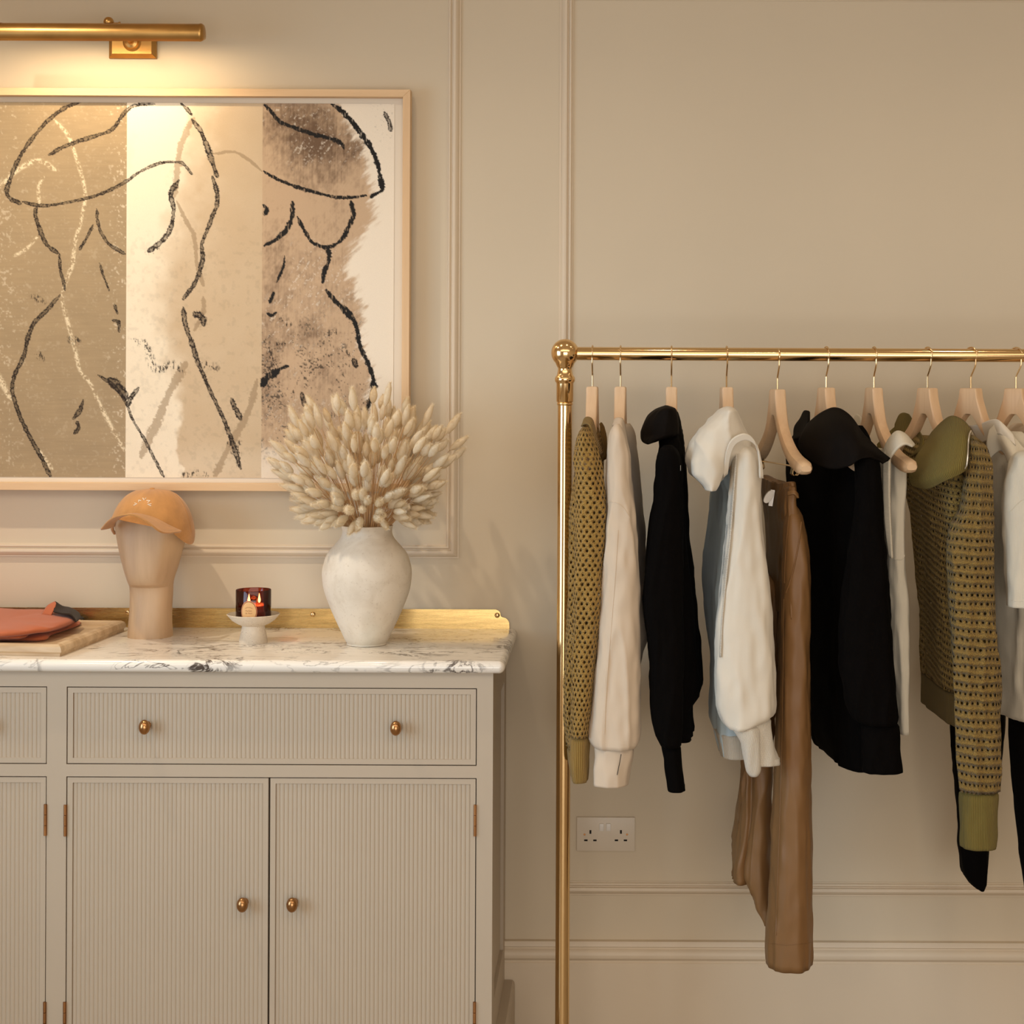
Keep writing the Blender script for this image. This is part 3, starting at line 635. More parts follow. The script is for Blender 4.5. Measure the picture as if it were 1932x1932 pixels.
STR = {'dry': [
 (7, [(150, 193), (120, 205), (90, 228), (60, 262), (35, 300), (20, 335), (12, 362), (20, 377), (38, 385)]),
 (6, [(290, 196), (262, 197), (242, 205), (225, 225), (210, 245), (180, 257), (150, 266), (115, 280), (92, 293)]),
 (5, [(42, 382), (80, 389), (130, 382), (185, 368), (235, 344), (262, 325), (300, 308), (335, 306), (347, 311), (361, 328)]),
 (7, [(70, 390), (66, 405), (75, 435), (88, 462), (108, 478)]), (5, [(112, 480), (114, 510), (120, 532), (123, 548)]),
 (6, [(182, 395), (184, 418), (191, 440), (207, 462), (235, 479)]), (5, [(175, 425), (164, 448), (150, 472)]),
 (7, [(113, 558), (90, 585), (65, 610), (53, 640), (46, 672), (30, 705), (24, 732), (30, 762), (45, 800), (60, 830), (80, 865), (97, 900)]),
 (6, [(186, 708), (215, 728), (238, 758), (252, 792), (270, 822), (290, 860), (311, 900)]), (13, [(208, 716), (226, 732), (240, 752)]), (8, [(262, 732), (250, 748), (242, 765)]),
 (8, [(361, 226), (378, 248), (391, 280), (402, 312), (409, 332)]), (8, [(400, 332), (408, 360), (409, 385), (400, 408), (392, 430), (381, 460), (382, 488), (370, 530), (346, 564)]),
 (8, [(337, 340), (322, 365), (327, 395), (322, 430), (305, 455), (280, 474)]),
 (8, [(346, 580), (350, 610), (362, 645), (375, 685), (392, 725)]), (7, [(388, 718), (405, 752), (424, 792), (440, 835), (456, 884)]),
 (4, [(188, 497), (195, 520), (206, 548)]), (5, [(216, 575), (222, 592)]), (5, [(212, 605), (224, 608), (225, 626)]),
 (7, [(158, 755), (152, 775), (140, 790)]), (7, [(146, 796), (150, 808), (142, 818)]), (6, [(340, 195), (352, 206), (360, 216)]),
 (10, [(368, 590), (382, 600), (385, 612)]),
 (9, [(438, 752), (446, 772), (456, 790)]), (8, [(570, 740), (576, 762), (586, 775), (588, 800)]), (9, [(668, 678), (674, 690)]), (7, [(724, 210), (732, 226), (736, 244)])],
 'full': [
 (7, [(498, 197), (514, 214), (528, 229), (556, 240), (590, 252), (620, 259), (642, 268), (648, 278)]),
 (8, [(624, 195), (648, 212), (680, 250), (700, 280), (712, 310), (718, 340), (722, 352)]), (5, [(722, 346), (720, 357), (708, 364), (699, 370)]),
 (6, [(497, 322), (520, 336), (560, 352), (600, 363), (630, 370), (662, 371), (690, 367)]), (8, [(551, 380), (551, 404), (541, 430), (522, 450), (498, 463)]),
 (7, [(561, 408), (574, 434), (586, 453), (604, 463), (622, 464), (643, 452), (656, 430), (666, 404), (662, 378)]),
 (8, [(619, 466), (621, 488), (612, 512), (609, 531)]), (4, [(537, 482), (534, 504), (522, 532)]), (6, [(517, 550), (509, 570)]), (5, [(503, 590), (513, 594), (522, 588)]), (7, [(496, 386), (504, 394), (498, 404)]),
 (9, [(616, 546), (634, 568), (656, 588), (672, 612), (678, 645)]), (8, [(674, 632), (684, 660), (698, 690), (705, 712)]), (9, [(705, 712), (705, 740), (694, 770), (684, 792)]),
 (13, [(497, 727), (504, 712), (524, 700)]), (6, [(515, 704), (530, 695), (544, 690)])],
 'smudge': [(10, [(276, 474), (298, 468)]), (10, [(432, 835), (446, 850), (454, 876)]), (16, [(72, 670), (84, 676)]), (14, [(250, 640), (275, 652), (286, 680), (292, 700)]), (16, [(372, 690), (392, 688), (412, 696)]), (14, [(345, 898), (370, 893), (392, 897)]), (12, [(436, 845), (456, 833)]), (10, [(368, 590), (382, 600), (385, 612)]), (10, [(540, 745), (556, 738)]), (16, [(648, 656), (660, 668)]), (14, [(600, 640), (612, 655)]), (18, [(500, 640), (512, 665), (508, 690)]), (14, [(530, 600), (548, 612)]), (18, [(300, 700), (322, 690), (348, 700)]), (12, [(130, 640), (150, 645)]), (14, [(60, 560), (84, 572)]), (16, [(610, 630), (640, 625)]), (14, [(520, 655), (540, 645)])],
 'ghost': [
 (11, [(365, 222), (350, 250), (338, 282), (334, 320), (328, 370)]), (7, [(333, 380), (352, 420), (366, 445), (372, 500), (384, 538)]), (13, [(352, 685), (334, 715), (316, 750), (296, 800), (268, 860)]),
 (12, [(486, 715), (474, 765), (452, 810), (430, 850), (408, 896)]), (5, [(402, 290), (440, 286), (470, 302), (493, 322)]), (9, [(384, 560), (384, 590), (368, 622)])],
 'chalk': [
 (8, [(100, 225), (128, 258), (145, 305), (160, 362), (154, 410), (142, 455), (136, 500), (118, 556), (126, 600), (142, 660), (152, 700), (172, 725), (190, 765), (214, 810), (236, 850)]),
 (9, [(0, 352), (18, 335), (45, 314), (75, 304), (104, 322)]), (12, [(-10, 700), (8, 730), (20, 755)]), (7, [(66, 840), (84, 862), (100, 886)]), (7, [(82, 335), (72, 355), (74, 385)]), (8, [(24, 486), (50, 470), (70, 448)])]}
sn1 = fbm(XX/2.6, YY/2.6, 201, 2); sn2 = fbm(XX/6, YY/6, 211, 3); svt = fbm(XX/1.7, YY/9, 221, 2)
ink_brown, ink_black, wash, chalk = col(34, 22, 14), col(16, 12, 10), col(150, 126, 96), col(238, 222, 190)
def stamp(kind, wd, pts, si):
    """one drawn line, laid into the sheet's own tint"""
    global img
    n = max(12, int(len(pts)*8)); c_ = cat(pts, n)
    m = {'smudge': 14}.get(kind, wd*1.6+5)
    x0, x1 = c_[:, 0].min()-m, c_[:, 0].max()+m; y0, y1 = c_[:, 1].min()-m, c_[:, 1].max()+m
    i0, i1 = np.searchsorted(gx, x0), np.searchsorted(gx, x1); j0, j1 = np.searchsorted(gy, y0), np.searchsorted(gy, y1)
    if i1-i0 < 2 or j1-j0 < 2: return
    sl = (slice(j0, j1), slice(i0, i1)); X = XX[sl]; Y = YY[sl]; D = np.full(X.shape, 99.); A = np.zeros(X.shape)
    for k_ in range(n-1):
        p_, q_ = c_[k_], c_[k_+1]; dx, dy = q_-p_; l2 = dx*dx+dy*dy+1e-9
        t_ = np.clip(((X-p_[0])*dx+(Y-p_[1])*dy)/l2, 0, 1); d = np.hypot(X-p_[0]-t_*dx, Y-p_[1]-t_*dy)
        w_ = wd*.52*(1+.5*noise.noise(Vector((k_*.11, si*3.3, 1.)))+.25*noise.noise(Vector((k_*.5, si*2.1, 5.)))); w_ *= min(1, .45+min(k_, n-1-k_)/5)
        u = d/w_; b_ = u < D; D = np.where(b_, u, D)
    s1, s2, sv = sn1[sl], sn2[sl], svt[sl]; u = D+(s2-.5)*.8+(s1-.5)*.8; cur = img[sl]
    if kind == 'dry':
        body = (1-ss(u, .85, 1.15)); edge = ss(u, .38, .72)*body; a_ = .62*body*(.5+s2)+.8*edge*ss(s1+.35*s2, .38, .62)+.35*body*ss(s1, .5, .7); c0 = ink_brown
    elif kind == 'full':
        body = 1-ss(u, .88, 1.12); a_ = body*(1-.5*ss(sv, .68, .8)); c0 = ink_black
    elif kind == 'ghost':
        a_ = (1-ss(u, .8, 1.15))*.62; c0 = wash
    elif kind == 'chalk':
        a_ = (1-ss(u, .5, 1.3))*ss(s1*.6+s2*.4, .40, .60)*.85; c0 = chalk
    else:
        a_ = (1-ss(D*wd*.56/10+(s2-.5)*1.2, .3, 1.0))*ss(sv*.6+s1*.4, .52, .62)*.9; c0 = ink_brown
    a_ = np.clip(a_, 0, 1)[..., None]; img[sl] = cur+(c0-cur)*a_
for kind in ('chalk', 'ghost', 'smudge', 'dry', 'full'):
    for si, (wd, pts) in enumerate(STR[kind]): stamp(kind, wd, pts, si)
xA, xB = P(px0, 500, AY).x, P(px1, 500, AY).x; zA, zB = P(300, py0, AY).z, P(300, py1, AY).z
vs = [(xA+(xB-xA)*(x-px0)/(px1-px0), AY, zA+(zB-zA)*(y-py0)/(py1-py0)) for y in gy for x in gx]
fs = [(j*nx+i, (j+1)*nx+i, (j+1)*nx+i+1, j*nx+i+1) for j in range(ny-1) for i in range(nx-1)]
k = NT('tinted_drawing_sheet'); at = k.n('Attribute', attribute_name='tint'); v = k.coord('Object'); nn = k.noise(v, 700, 3)
sc_ = k.n('MixRGB', blend_type='MULTIPLY', Fac=1.0, Color1=at.outputs[0], Color2=k.mix(nn, (.90, .90, .90, 1), (1.06, 1.06, 1.06, 1)))
k.bsdf(Base_Color=sc_.outputs[0], Roughness=.85)
sheet = mesh('drawing_sheet', vs, fs, k.m, None, False); adopt(sheet, aw)
ca = sheet.data.color_attributes.new('tint', 'FLOAT_COLOR', 'POINT')
ca.data.foreach_set('color', np.concatenate([img.reshape(-1, 3), np.ones((nx*ny, 1))], 1).ravel())
# ------------------------------------------------------------------ tray with folded shorts
tq = [G(-150, 1236, ZT), G(115, 1239.5, ZT), G(236, 1191.5, ZT)]
fr_, bk = tq[1], G(238, 1190, ZT); ux = (bk-fr_); dpt = ux.length; ux.normalize(); lf = Vector((-ux.y, ux.x, 0)) ; lf = lf if lf.x < 0 else -lf
W_ = .62; TH = .027
tr_ = thing('wooden_tray', 'pale limed wood tray with a raised moulded rim on the marble top', 'tray', tuple(fr_))
def trpt(a_, d_, z): return tuple(fr_+lf*a_+ux*d_+Vector((0, 0, z)))
prof = [(0.004, 0), (.004, .006), (.0, .010), (.0, .016), (.003, .022), (.009, .026), (.018, .0268), (.023, .024), (.026, .0175), (.026, .013)]
vs = []; n = len(prof)
for a_, d_, sa, sd in ((0, 0, 1, 1), (W_, 0, -1, 1), (W_, dpt, -1, -1), (0, dpt, 1, -1)):
    for ins, z in prof: vs.append(trpt(a_+sa*ins, d_+sd*ins, z))
fs = [(k_*n+i, k_*n+i+1, ((k_+1) % 4)*n+i+1, ((k_+1) % 4)*n+i) for k_ in range(4) for i in range(n-1)]
b = MB(); b.add(vs, fs); b.build('rim', M['tray'], tr_, angle=28)
b = MB(); q4 = [(.02, .02), (W_-.02, .02), (W_-.02, dpt-.02), (.02, dpt-.02)]
b.add([trpt(a_, d_, .004) for a_, d_ in q4]+[trpt(a_, d_, .015) for a_, d_ in q4], [(0, 1, 2, 3), (7, 6, 5, 4), (0, 4, 5, 1), (1, 5, 6, 2), (2, 6, 7, 3), (3, 7, 4, 0)]); b.build('base_board', M['tray'], tr_, smooth=False)
ZB = ZT+.0155
fo = thing('folded_shorts', 'folded rust coloured jersey garment with dark lining showing, lying on the wooden tray', 'folded clothing', tuple(G(20, 1210, ZB)))
def pillow(name, outline, z0, th, mat, seed, sink=0.0, edge=.35, tilt=None):
    """soft folded layer over a plan outline (world x, y); rounded edge, gentle creases"""
    pts = cat(outline+[outline[0]], 72)[:-1]; cxy = pts.mean(0); vs = []; uv = []; K = [(.0, 1), (.45, 1), (.75, .98), (.9, .9), (.97, .72), (1.0, .5), (.985, .22), (.95, 0)]
    for f_, h_ in K:
        for q in pts:
            x, y = cxy+(q-cxy)*f_
            z = z0+th*h_+(.006*noise.noise(Vector((x*14, y*20, seed))) if h_ > .6 else 0)+(tilt(x, y) if tilt else 0)*(h_ > .1)*min(1, h_+.3)
            vs.append((x, y, z)); uv.append((x, y))
    m_ = len(pts); fs = [(i*m_+j, i*m_+(j+1) % m_, (i+1)*m_+(j+1) % m_, (i+1)*m_+j) for i in range(len(K)-1) for j in range(m_)]+[tuple((len(K)-1)*m_+j for j in range(m_))]
    o = mesh(name, vs, fs, mat, None, True, uv); bm = bmesh.new(); bm.from_mesh(o.data); bmesh.ops.remove_doubles(bm, verts=bm.verts, dist=1e-5); bmesh.ops.recalc_face_normals(bm, faces=bm.faces); bm.to_mesh(o.data); bm.free()
    adopt(o, fo); return o
def OL(l, z): return [tuple(G(x, y, z))[:2] for x, y in l]
pillow('lower_fold', OL([(-240, 1211), (0, 1211), (82, 1210.5), (100, 1200), (150, 1182), (146, 1173), (90, 1174), (-240, 1172)], ZB), ZB, .013, M['rust'], 1)
pillow('dark_lining', OL([(96, 1172), (132, 1181), (158, 1172), (155, 1166), (120, 1160), (100, 1164)], ZB), ZB+.001, .012, M['dark'], 5)
pillow('inner_fold', OL([(-240, 1209), (0, 1208), (45, 1205), (60, 1198), (90, 1194), (120, 1187), (142, 1176), (130, 1170), (0, 1168), (-240, 1168)], ZB+.012), ZB+.012, .012, M['rust'], 3)
pillow('upper_fold', OL([(-240, 1202), (-40, 1203), (28, 1200), (72, 1194), (100, 1190), (139, 1176), (140, 1168), (118, 1160), (60, 1157), (0, 1155), (-240, 1154)], ZB+.024), ZB+.022, .017, M['rust'], 8)
patch('turned_back_corner', [[(78, 1160, -.17), (90, 1143, -.16), (104, 1135, -.15)], [(96, 1162, -.19), (103, 1148, -.18), (106, 1138, -.16)]], M['rust'], fo, .003, 10, 8)
patch('collar_lining', [[(104, 1135, -.15), (118, 1144, -.14), (132, 1147, -.13), (148, 1156, -.13), (152, 1166, -.15)], [(102, 1146, -.175), (116, 1152, -.18), (132, 1153, -.18), (142, 1160, -.18), (146, 1172, -.19)], [(101, 1155, -.20), (116, 1158, -.21), (132, 1160, -.22), (140, 1168, -.22), (142, 1174, -.22)]], M['dark'], fo, .003, 18, 12)

# ------------------------------------------------------------------ display head and cap
hc = G(284, 1200, ZT); hc = Vector((P(284, 1200, -.145).x, -.145, ZT))
hd = thing('head_mannequin', 'faceless pale wooden display head on the marble top, wearing the tan cap', 'display head', tuple(hc))
HD = -.145
rowsH = [(955, 226, 345, .075, .085, .75), (975, 218, 352, .080, .092, .55), (990, 217, 352.5, .086, .092, .45), (1020, 221, 349, .088, .088, .42), (1050, 227.5, 341, .088, .08, .42), (1080, 236, 333, .086, .07, .45), (1095, 241, 328, .082, .062, .5), (1104, 244, 326, .074, .056, .6), (1109, 245.5, 325.5, .060, .054, .8), (1112, 246, 325.3, .050, .052, .95), (1125, 246.8, 325, .047, .052, 1), (1150, 246.5, 323.5, .048, .05, 1), (1175, 245, 323, .052, .05, 1), (1195, 243.5, 324, .055, .05, 1), (1207, 243, 325, .056, .05, 1)]
ys = np.concatenate([np.linspace(955, 1104, 34), np.linspace(1105, 1114, 10), np.linspace(1116, 1207, 16)]); RH = hermite(rowsH, ys); n = 72; vs = []
zb_ = P(284, 1207, HD).z
for i, (py, xl, xr, df, db, facet) in enumerate(RH):
    a_ = P(xl, py, HD); c_ = P(xr, py, HD); hw = (c_.x-a_.x)/2; cx_ = (c_.x+a_.x)/2; z = ZT+(a_.z-zb_)
    for j in range(n):
        th = 2*math.pi*j/n; s_, c2 = math.sin(th), math.cos(th)
        if s_ < 0:
            x = cx_+hw*sg(c2, .8); y = HD-df*abs(s_)**(.55+.35*facet)
            fx_ = (x-cx_)/hw; shift = -.12+.0*facet
            # bevelled face: flat front plane, planed cheek on its left
            if facet < .98:
                lim = HD-df*(1-.0*facet); cut = (fx_+.58)
                if cut < 0: y += -cut*df*1.15*(1-facet)
                cut2 = fx_-.62
                if cut2 > 0: y += cut2*df*.6*(1-facet)
        else: x = cx_+hw*sg(c2, .9); y = HD+db*abs(s_)**.9
        vs.append((x, y, max(z, ZT)))
m_ = len(RH); fs = [(i*n+j, (i+1)*n+j, (i+1)*n+(j+1) % n, i*n+(j+1) % n) for i in range(m_-1) for j in range(n)]+[tuple(range(n)), tuple((m_-1)*n+j for j in range(n))[::-1]]
b = MB(); b.add(vs, fs); b.build('head_block', M['head'], hd, angle=50)
cpt = thing('baseball_hat', 'tan suede baseball cap with white stitched rays, sitting on the wooden display head', 'cap', (hc.x, -.15, 1.38))
# crown: dome by rows; lower rim tilts down towards back right
CY = -.150; rowsC = [(922.5, 277, 296), (924, 262, 312), (928, 250, 324), (936, 238, 336), (948, 228, 346), (962, 220, 354), (978, 214.5, 360), (994, 211, 363.5), (1008, 212, 365), (1022, 214, 363.5), (1032, 215, 357)]
ys = np.linspace(922.5, 1032, 40); RC = hermite(rowsC, ys); n = 72; vs = []; uv = []
def rim_py(fx_, fy_):     # where the crown stops: x fraction -1..1 and front/back
    return None
ringz = []
for i, (py, xl, xr) in enumerate(RC):
    a_ = P(xl, py, CY); c_ = P(xr, py, CY); hw = (c_.x-a_.x)/2; cx_ = (a_.x+c_.x)/2; dep = .118*min(1, math.sqrt(max(0, 1-(1-i/39*.999)**2.6))+.02)
    for j in range(n):
        th = 2*math.pi*j/n; x = cx_+hw*math.cos(th); y = CY+dep*math.sin(th)
        # lower edge plane: passes y=972px at front left, 1003px at front right, 1032px at the back right
        fx_ = (x-P(215, 990, CY).x)/(P(365, 990, CY).x-P(215, 990, CY).x); front = -math.sin(th)
        lim_px = 973+30*max(0, fx_)**1.0+ (1-front)*4 + (26*max(0, fx_-.82)/.18) + (22*max(0, .10-fx_)/.1)*0
        z = P((xl+xr)/2, py, CY).z; zl = P(290, lim_px, CY-.1*front).z
        vs.append((x, y, max(z, zl))); uv.append((th*.1, z))
m_ = len(RC); fs = [(i*n+j, (i+1)*n+j, (i+1)*n+(j+1) % n, i*n+(j+1) % n) for i in range(m_-1) for j in range(n)]+[tuple(range(n))]
crown = mesh('crown', vs, fs, M['cap'], None, True, uv); bm = bmesh.new(); bm.from_mesh(crown.data); bmesh.ops.remove_doubles(bm, verts=bm.verts, dist=2e-4); bmesh.ops.recalc_face_normals(bm, faces=bm.faces); bm.to_mesh(crown.data); bm.free()
bvh = BVHTree.FromObject(crown, bpy.context.evaluated_depsgraph_get())
def on_cap(px, py, off=.0012):
    h_ = bvh.ray_cast(CAM, ray(px, py).normalized()); p_ = h_[0] if h_[0] else P(px, py, CY-.1)
    return p_ - ray(px, py).normalized()*off
em = MB()
for l in (((252, 953.5), (258.5, 950.5), (254.5, 949)), ((261.5, 947), (261.5, 943.5), (266, 944.5)), ((269.5, 939.5), (271.5, 943.5), (275.5, 939.5)), ((276.5, 944.2), (283, 944.5), (278.5, 948.5)), ((285, 954.5), (278.5, 951.5), (285.5, 950.5))):
    em.tube([on_cap(*q) for q in l], .0009, 6)
seamc = MB(); seamc.tube([on_cap(*q, .0002) for q in cat([(330, 931), (342, 945), (351, 965), (357, 985), (361, 1005)], 24)], .0007, 6)
adopt(crown, cpt); em.build('stitched_emblem', M['stitch'], crown); seamc.build('panel_seam', M['cap'], crown)
b = MB(); q = P(287, 922, CY); b.lathe([(.0001, .004), (.005, .003), (.007, 0), (.0001, -.001)], (q.x, CY, q.z-.001), 16); b.build('top_button', M['cap'], cpt)
patch('visor', [[(215, 993, -.215), (219, 983, -.235), (234, 973, -.262), (258, 969.5, -.278), (290, 977, -.276), (318, 991, -.262), (342, 1002, -.222)],
                [(203, 997, -.25), (212, 981.5, -.285), (230, 973, -.315), (255, 970, -.325), (284, 981, -.325), (311, 998, -.305), (342, 1003, -.232)],
                [(190, 999, -.275), (206, 982, -.325), (226, 973, -.355), (252, 971.5, -.368), (278, 985, -.365), (306, 1005, -.340), (341, 1004, -.240)]], M['cap'], cpt, .0035, 48, 18)
b = MB(); b.tube([P(*q) for q in cat([(213, 985, -.20), (212, 998, -.17), (216, 1006, -.14)], 10)], .004, 8); b.build('strap', M['cap'], cpt)

# ------------------------------------------------------------------ dish and candle
k = NT('speckled_stone'); v = k.coord('Object'); sp_ = k.n('TexVoronoi', Vector=v, Scale=260).outputs[0]; nn = k.noise(v, 120, 3)
msk = k.math('MULTIPLY', k.ramp(sp_, .26, .12), k.ramp(nn, .45, .6)); k.bsdf(Base_Color=k.mix(msk, k.mix(nn, srgb(206, 190, 168), srgb(226, 212, 192)), srgb(140, 104, 78)), Roughness=.8); k.bump(nn, .2, .001); M['stone'] = k.m
DY = -.238; dc = P(478, 1200, DY); k_ = (CAMD+DY)/F
b = MB(); b.lathe([(.0001, 0), (.0335, 0), (.0335, .004), (.0268, .036), (.0265, .040), (.036, .044), (.050, .053), (.0595, .0640), (.0618, .0668), (.0605, .0680), (.0585, .0655), (.048, .0560), (.030, .0510), (.0001, .0505)], (dc.x, DY, ZT), 56)
ds = b.build('pedestal_dish', M['stone'], None, angle=50, org=(dc.x, DY, ZT)); tag(ds, 'small speckled stone pedestal dish holding the candle on the marble top', 'dish')
CZ = ZT+.0515; cd_ = thing('candle', 'lit candle in dark red glass with oval label, on the stone pedestal dish', 'candle', (dc.x, DY, CZ))
k = NT('dark_red_glass'); fr_n = k.n('Fresnel', IOR=1.5); tb = k.n('BsdfTransparent', Color=(.60, .26, .18, 1)); gb = k.n('BsdfGlossy', Roughness=.04); mx = k.t.nodes.new('ShaderNodeMixShader')
df = k.n('BsdfDiffuse', Color=(.10, .012, .006, 1)); m2 = k.t.nodes.new('ShaderNodeMixShader'); m2.inputs[0].default_value = .22
k.t.links.new(tb.outputs[0], m2.inputs[1]); k.t.links.new(df.outputs[0], m2.inputs[2]); k.t.links.new(fr_n.outputs[0], mx.inputs[0]); k.t.links.new(m2.outputs[0], mx.inputs[1]); k.t.links.new(gb.outputs[0], mx.inputs[2]); k.t.links.new(mx.outputs[0], k.out.inputs[0]); M['rglass'] = k.m
h_ = P(478, 1112, DY).z-CZ; R1 = .0412
b = MB(); b.lathe([(.0001, 0), (R1-.002, 0), (R1, .003), (R1, h_-.001), (R1-.0007, h_), (R1-.0014, h_-.001), (R1-.0018, .006), (R1-.005, .004), (.0001, .004)], (dc.x, DY, CZ), 64); b.build('glass_tumbler', M['rglass'], cd_, angle=40)
k = NT('candle_wax'); k.bsdf(Base_Color=srgb(230, 190, 150), Roughness=.45); k.b.inputs['Subsurface Weight'].default_value = .3; M['wax'] = k.m
b = MB(); b.lathe([(.0001, .0045), (R1-.0058, .0048), (R1-.0022, .007), (R1-.0022, .038), (R1-.004, .0375), (.0001, .0368)], (dc.x, DY, CZ), 40); b.build('wax', M['wax'], cd_, angle=50)
k = NT('candle_flame'); g_ = k.n('Emission', Color=(1, .72, .38, 1), Strength=90.0); k.t.links.new(g_.outputs[0], k.out.inputs[0])
for ddx, ddy in ((-.010, -.006), (.0115, .008)):  # second wick and flame are added as the first flame's reflection
    b = MB(); b.tube([(dc.x+ddx, DY+ddy, CZ+.0365), (dc.x+ddx+.0005, DY+ddy, CZ+.0425)], .0007, 6); b.build('wick', M['gap'], cd_)
    b = MB(); b.lathe([(.0001, 0), (.0016, .001), (.0030, .005), (.0030, .0085), (.0018, .015), (.0006, .021), (.0001, .023)], (dc.x+ddx+.0005, DY+ddy, CZ+.041), 16); b.build('flame_and_reflection', k.m, cd_)
lamp('candle_glow', 'POINT', (dc.x, DY, CZ+.06), .10, (1, .6, .25), shadow_soft_size=.006)
M['label'] = simple('kraft_label', srgb(224, 178, 120), .7, vary=.02); M['lring'] = simple('label_ring', srgb(120, 58, 36), .7); M['lrim'] = simple('label_rim', srgb(222, 150, 104), .7); M['lprint'] = simple('label_print', srgb(150, 100, 60), .8)
lc = P(469.5, 1154, DY-.04); lth = math.asin((lc.x-dc.x)/R1); lz = lc.z-.0005
def on_jar(u, v_, off): th = lth+u/R1; return (dc.x+(R1+off)*math.sin(th), DY-(R1+off)*math.cos(th), lz+v_)
def oval(a_, b2, off, r0=0.0, n=48):
    vs = []; fs = []
    rings = [r0, 1.0] if r0 else [0.02, .35, .7, 1.0]
    for rr in rings:
        for j in range(n): th = 2*math.pi*j/n; vs.append(on_jar(a_*rr*math.cos(th), b2*rr*math.sin(th), off))
    for i in range(len(rings)-1): fs += [(i*n+j, i*n+(j+1) % n, (i+1)*n+(j+1) % n, (i+1)*n+j) for j in range(n)]
    if not r0: fs.append(tuple(range(n))[::-1])
    return vs, fs
b = MB(); b.add(*oval(.0193, .0257, .0004)); lab = b.build('label', M['lrim'], cd_)
b = MB(); b.add(*oval(.0180, .0243, .0006)); b.build('label_ring', M['lring'], lab)
b = MB(); b.add(*oval(.0168, .0230, .0008)); b.build('label_paper', M['label'], lab)
def text_mesh(txt, size, fn, arc=None):
    cu = bpy.data.curves.new('t', 'FONT'); cu.body = txt; cu.size = size; cu.align_x = 'CENTER'; cu.resolution_u = 2
    ob = bpy.data.objects.new('t', cu); C.objects.link(ob); me = bpy.data.meshes.new_from_object(ob.evaluated_get(bpy.context.evaluated_depsgraph_get()))
    bpy.data.objects.remove(ob); vs = [fn(v_.co.x, v_.co.y) for v_ in me.vertices]; fs = [tuple(p_.vertices) for p_ in me.polygons]; bpy.data.meshes.remove(me); return vs, fs
b = MB()
b.add(*text_mesh('Parfum', .0052, lambda x, y: on_jar(x, y+.0008, .001))); b.add(*text_mesh('de Nuit', .0052, lambda x, y: on_jar(x, y-.0050, .001))); b.add(*text_mesh('PARIS', .0028, lambda x, y: on_jar(x, y-.0130, .001)))
def arc_(x, y): a_ = x/.013; return on_jar((.013+y)*math.sin(a_), (.013+y)*math.cos(a_)-.0035, .001)
b.add(*text_mesh('PARFUMEUR', .0031, arc_)); b.build('label_print', M['lprint'], lab, smooth=False)

# ------------------------------------------------------------------ vase and bunny tail grass
VYc = -.262; vc = P(692, 1200, VYc); kk = (CAMD+VYc)/F
rv = [(1224, 34), (1220, 37), (1214, 41), (1200, 47.5), (1180, 57), (1150, 70), (1120, 80.5), (1090, 84), (1070, 81), (1052, 74.5), (1038, 63), (1027, 53.5), (1018, 48), (1010, 46.5), (1003, 47.5), (999.5, 48.5)]
pr = [(.0001, 0)]; zv = P(692, 1224, VYc).z
for py, r_ in rv: pr.append((r_*kk, P(692, py, VYc).z-zv))
rt, ht = pr[-1]; pr += [(rt-.002, ht+.0006), (rt-.0045, ht-.002), (rt-.006, ht-.012), (rt-.004, ht-.03), (rt+.02, ht-.06), (rt+.02, ht-.15), (rt-.01, ht-.24), (.0001, .008)]
pp_ = np.array(pr[:17]); sm = cat(pp_, 90); b = MB(); b.lathe([(max(1e-4, a_), max(0, c_)) for a_, c_ in sm]+pr[17:], (vc.x, VYc, ZT), 72)
k = NT('chalky_glaze'); v = k.coord('Object'); n1_ = k.noise(v, 14, 5, .6, .5); n2_ = k.noise(v, 160, 3); n3_ = k.noise(v, 5, 3)
cc = k.mix(k.ramp(n1_, .42, .68), srgb(226, 214, 196), srgb(214, 200, 180)); cc = k.mix(k.math('MULTIPLY', k.ramp(n3_, .5, .7), .6), cc, srgb(206, 204, 190))
cc = k.mix(k.math('MULTIPLY', k.ramp(n2_, .6, .72), .25), cc, srgb(170, 146, 120)); k.bsdf(Base_Color=cc, Roughness=.75); k.bump(n2_, .12, .001)
vz = b.build('vase', k.m, None, angle=60, org=(vc.x, VYc, ZT)); tag(vz, 'large chalky off-white shouldered vase on the marble top holding dried grasses', 'vase')
ztop = ZT+ht
k = NT('bunny_tail_fluff'); v = k.coord('Object'); oi = k.n('ObjectInfo')
cc = k.mix(oi.outputs['Random'], srgb(254, 246, 226), srgb(250, 236, 206)); cc = k.mix(k.math('MULTIPLY', k.noise(v, 220, 2), .35), cc, srgb(206, 168, 120))
b1 = k.n('BsdfDiffuse', Color=cc); b2_ = k.n('BsdfTranslucent', Color=cc); mx = k.t.nodes.new('ShaderNodeMixShader'); mx.inputs[0].default_value = .35
k.t.links.new(b1.outputs[0], mx.inputs[1]); k.t.links.new(b2_.outputs[0], mx.inputs[2]); k.t.links.new(mx.outputs[0], k.out.inputs[0]); M['fluff'] = k.m
M['stem'] = simple('dried_stem', srgb(200, 160, 112), .7, vary=.15, vscale=20)
rng = random.Random(5); HV = []
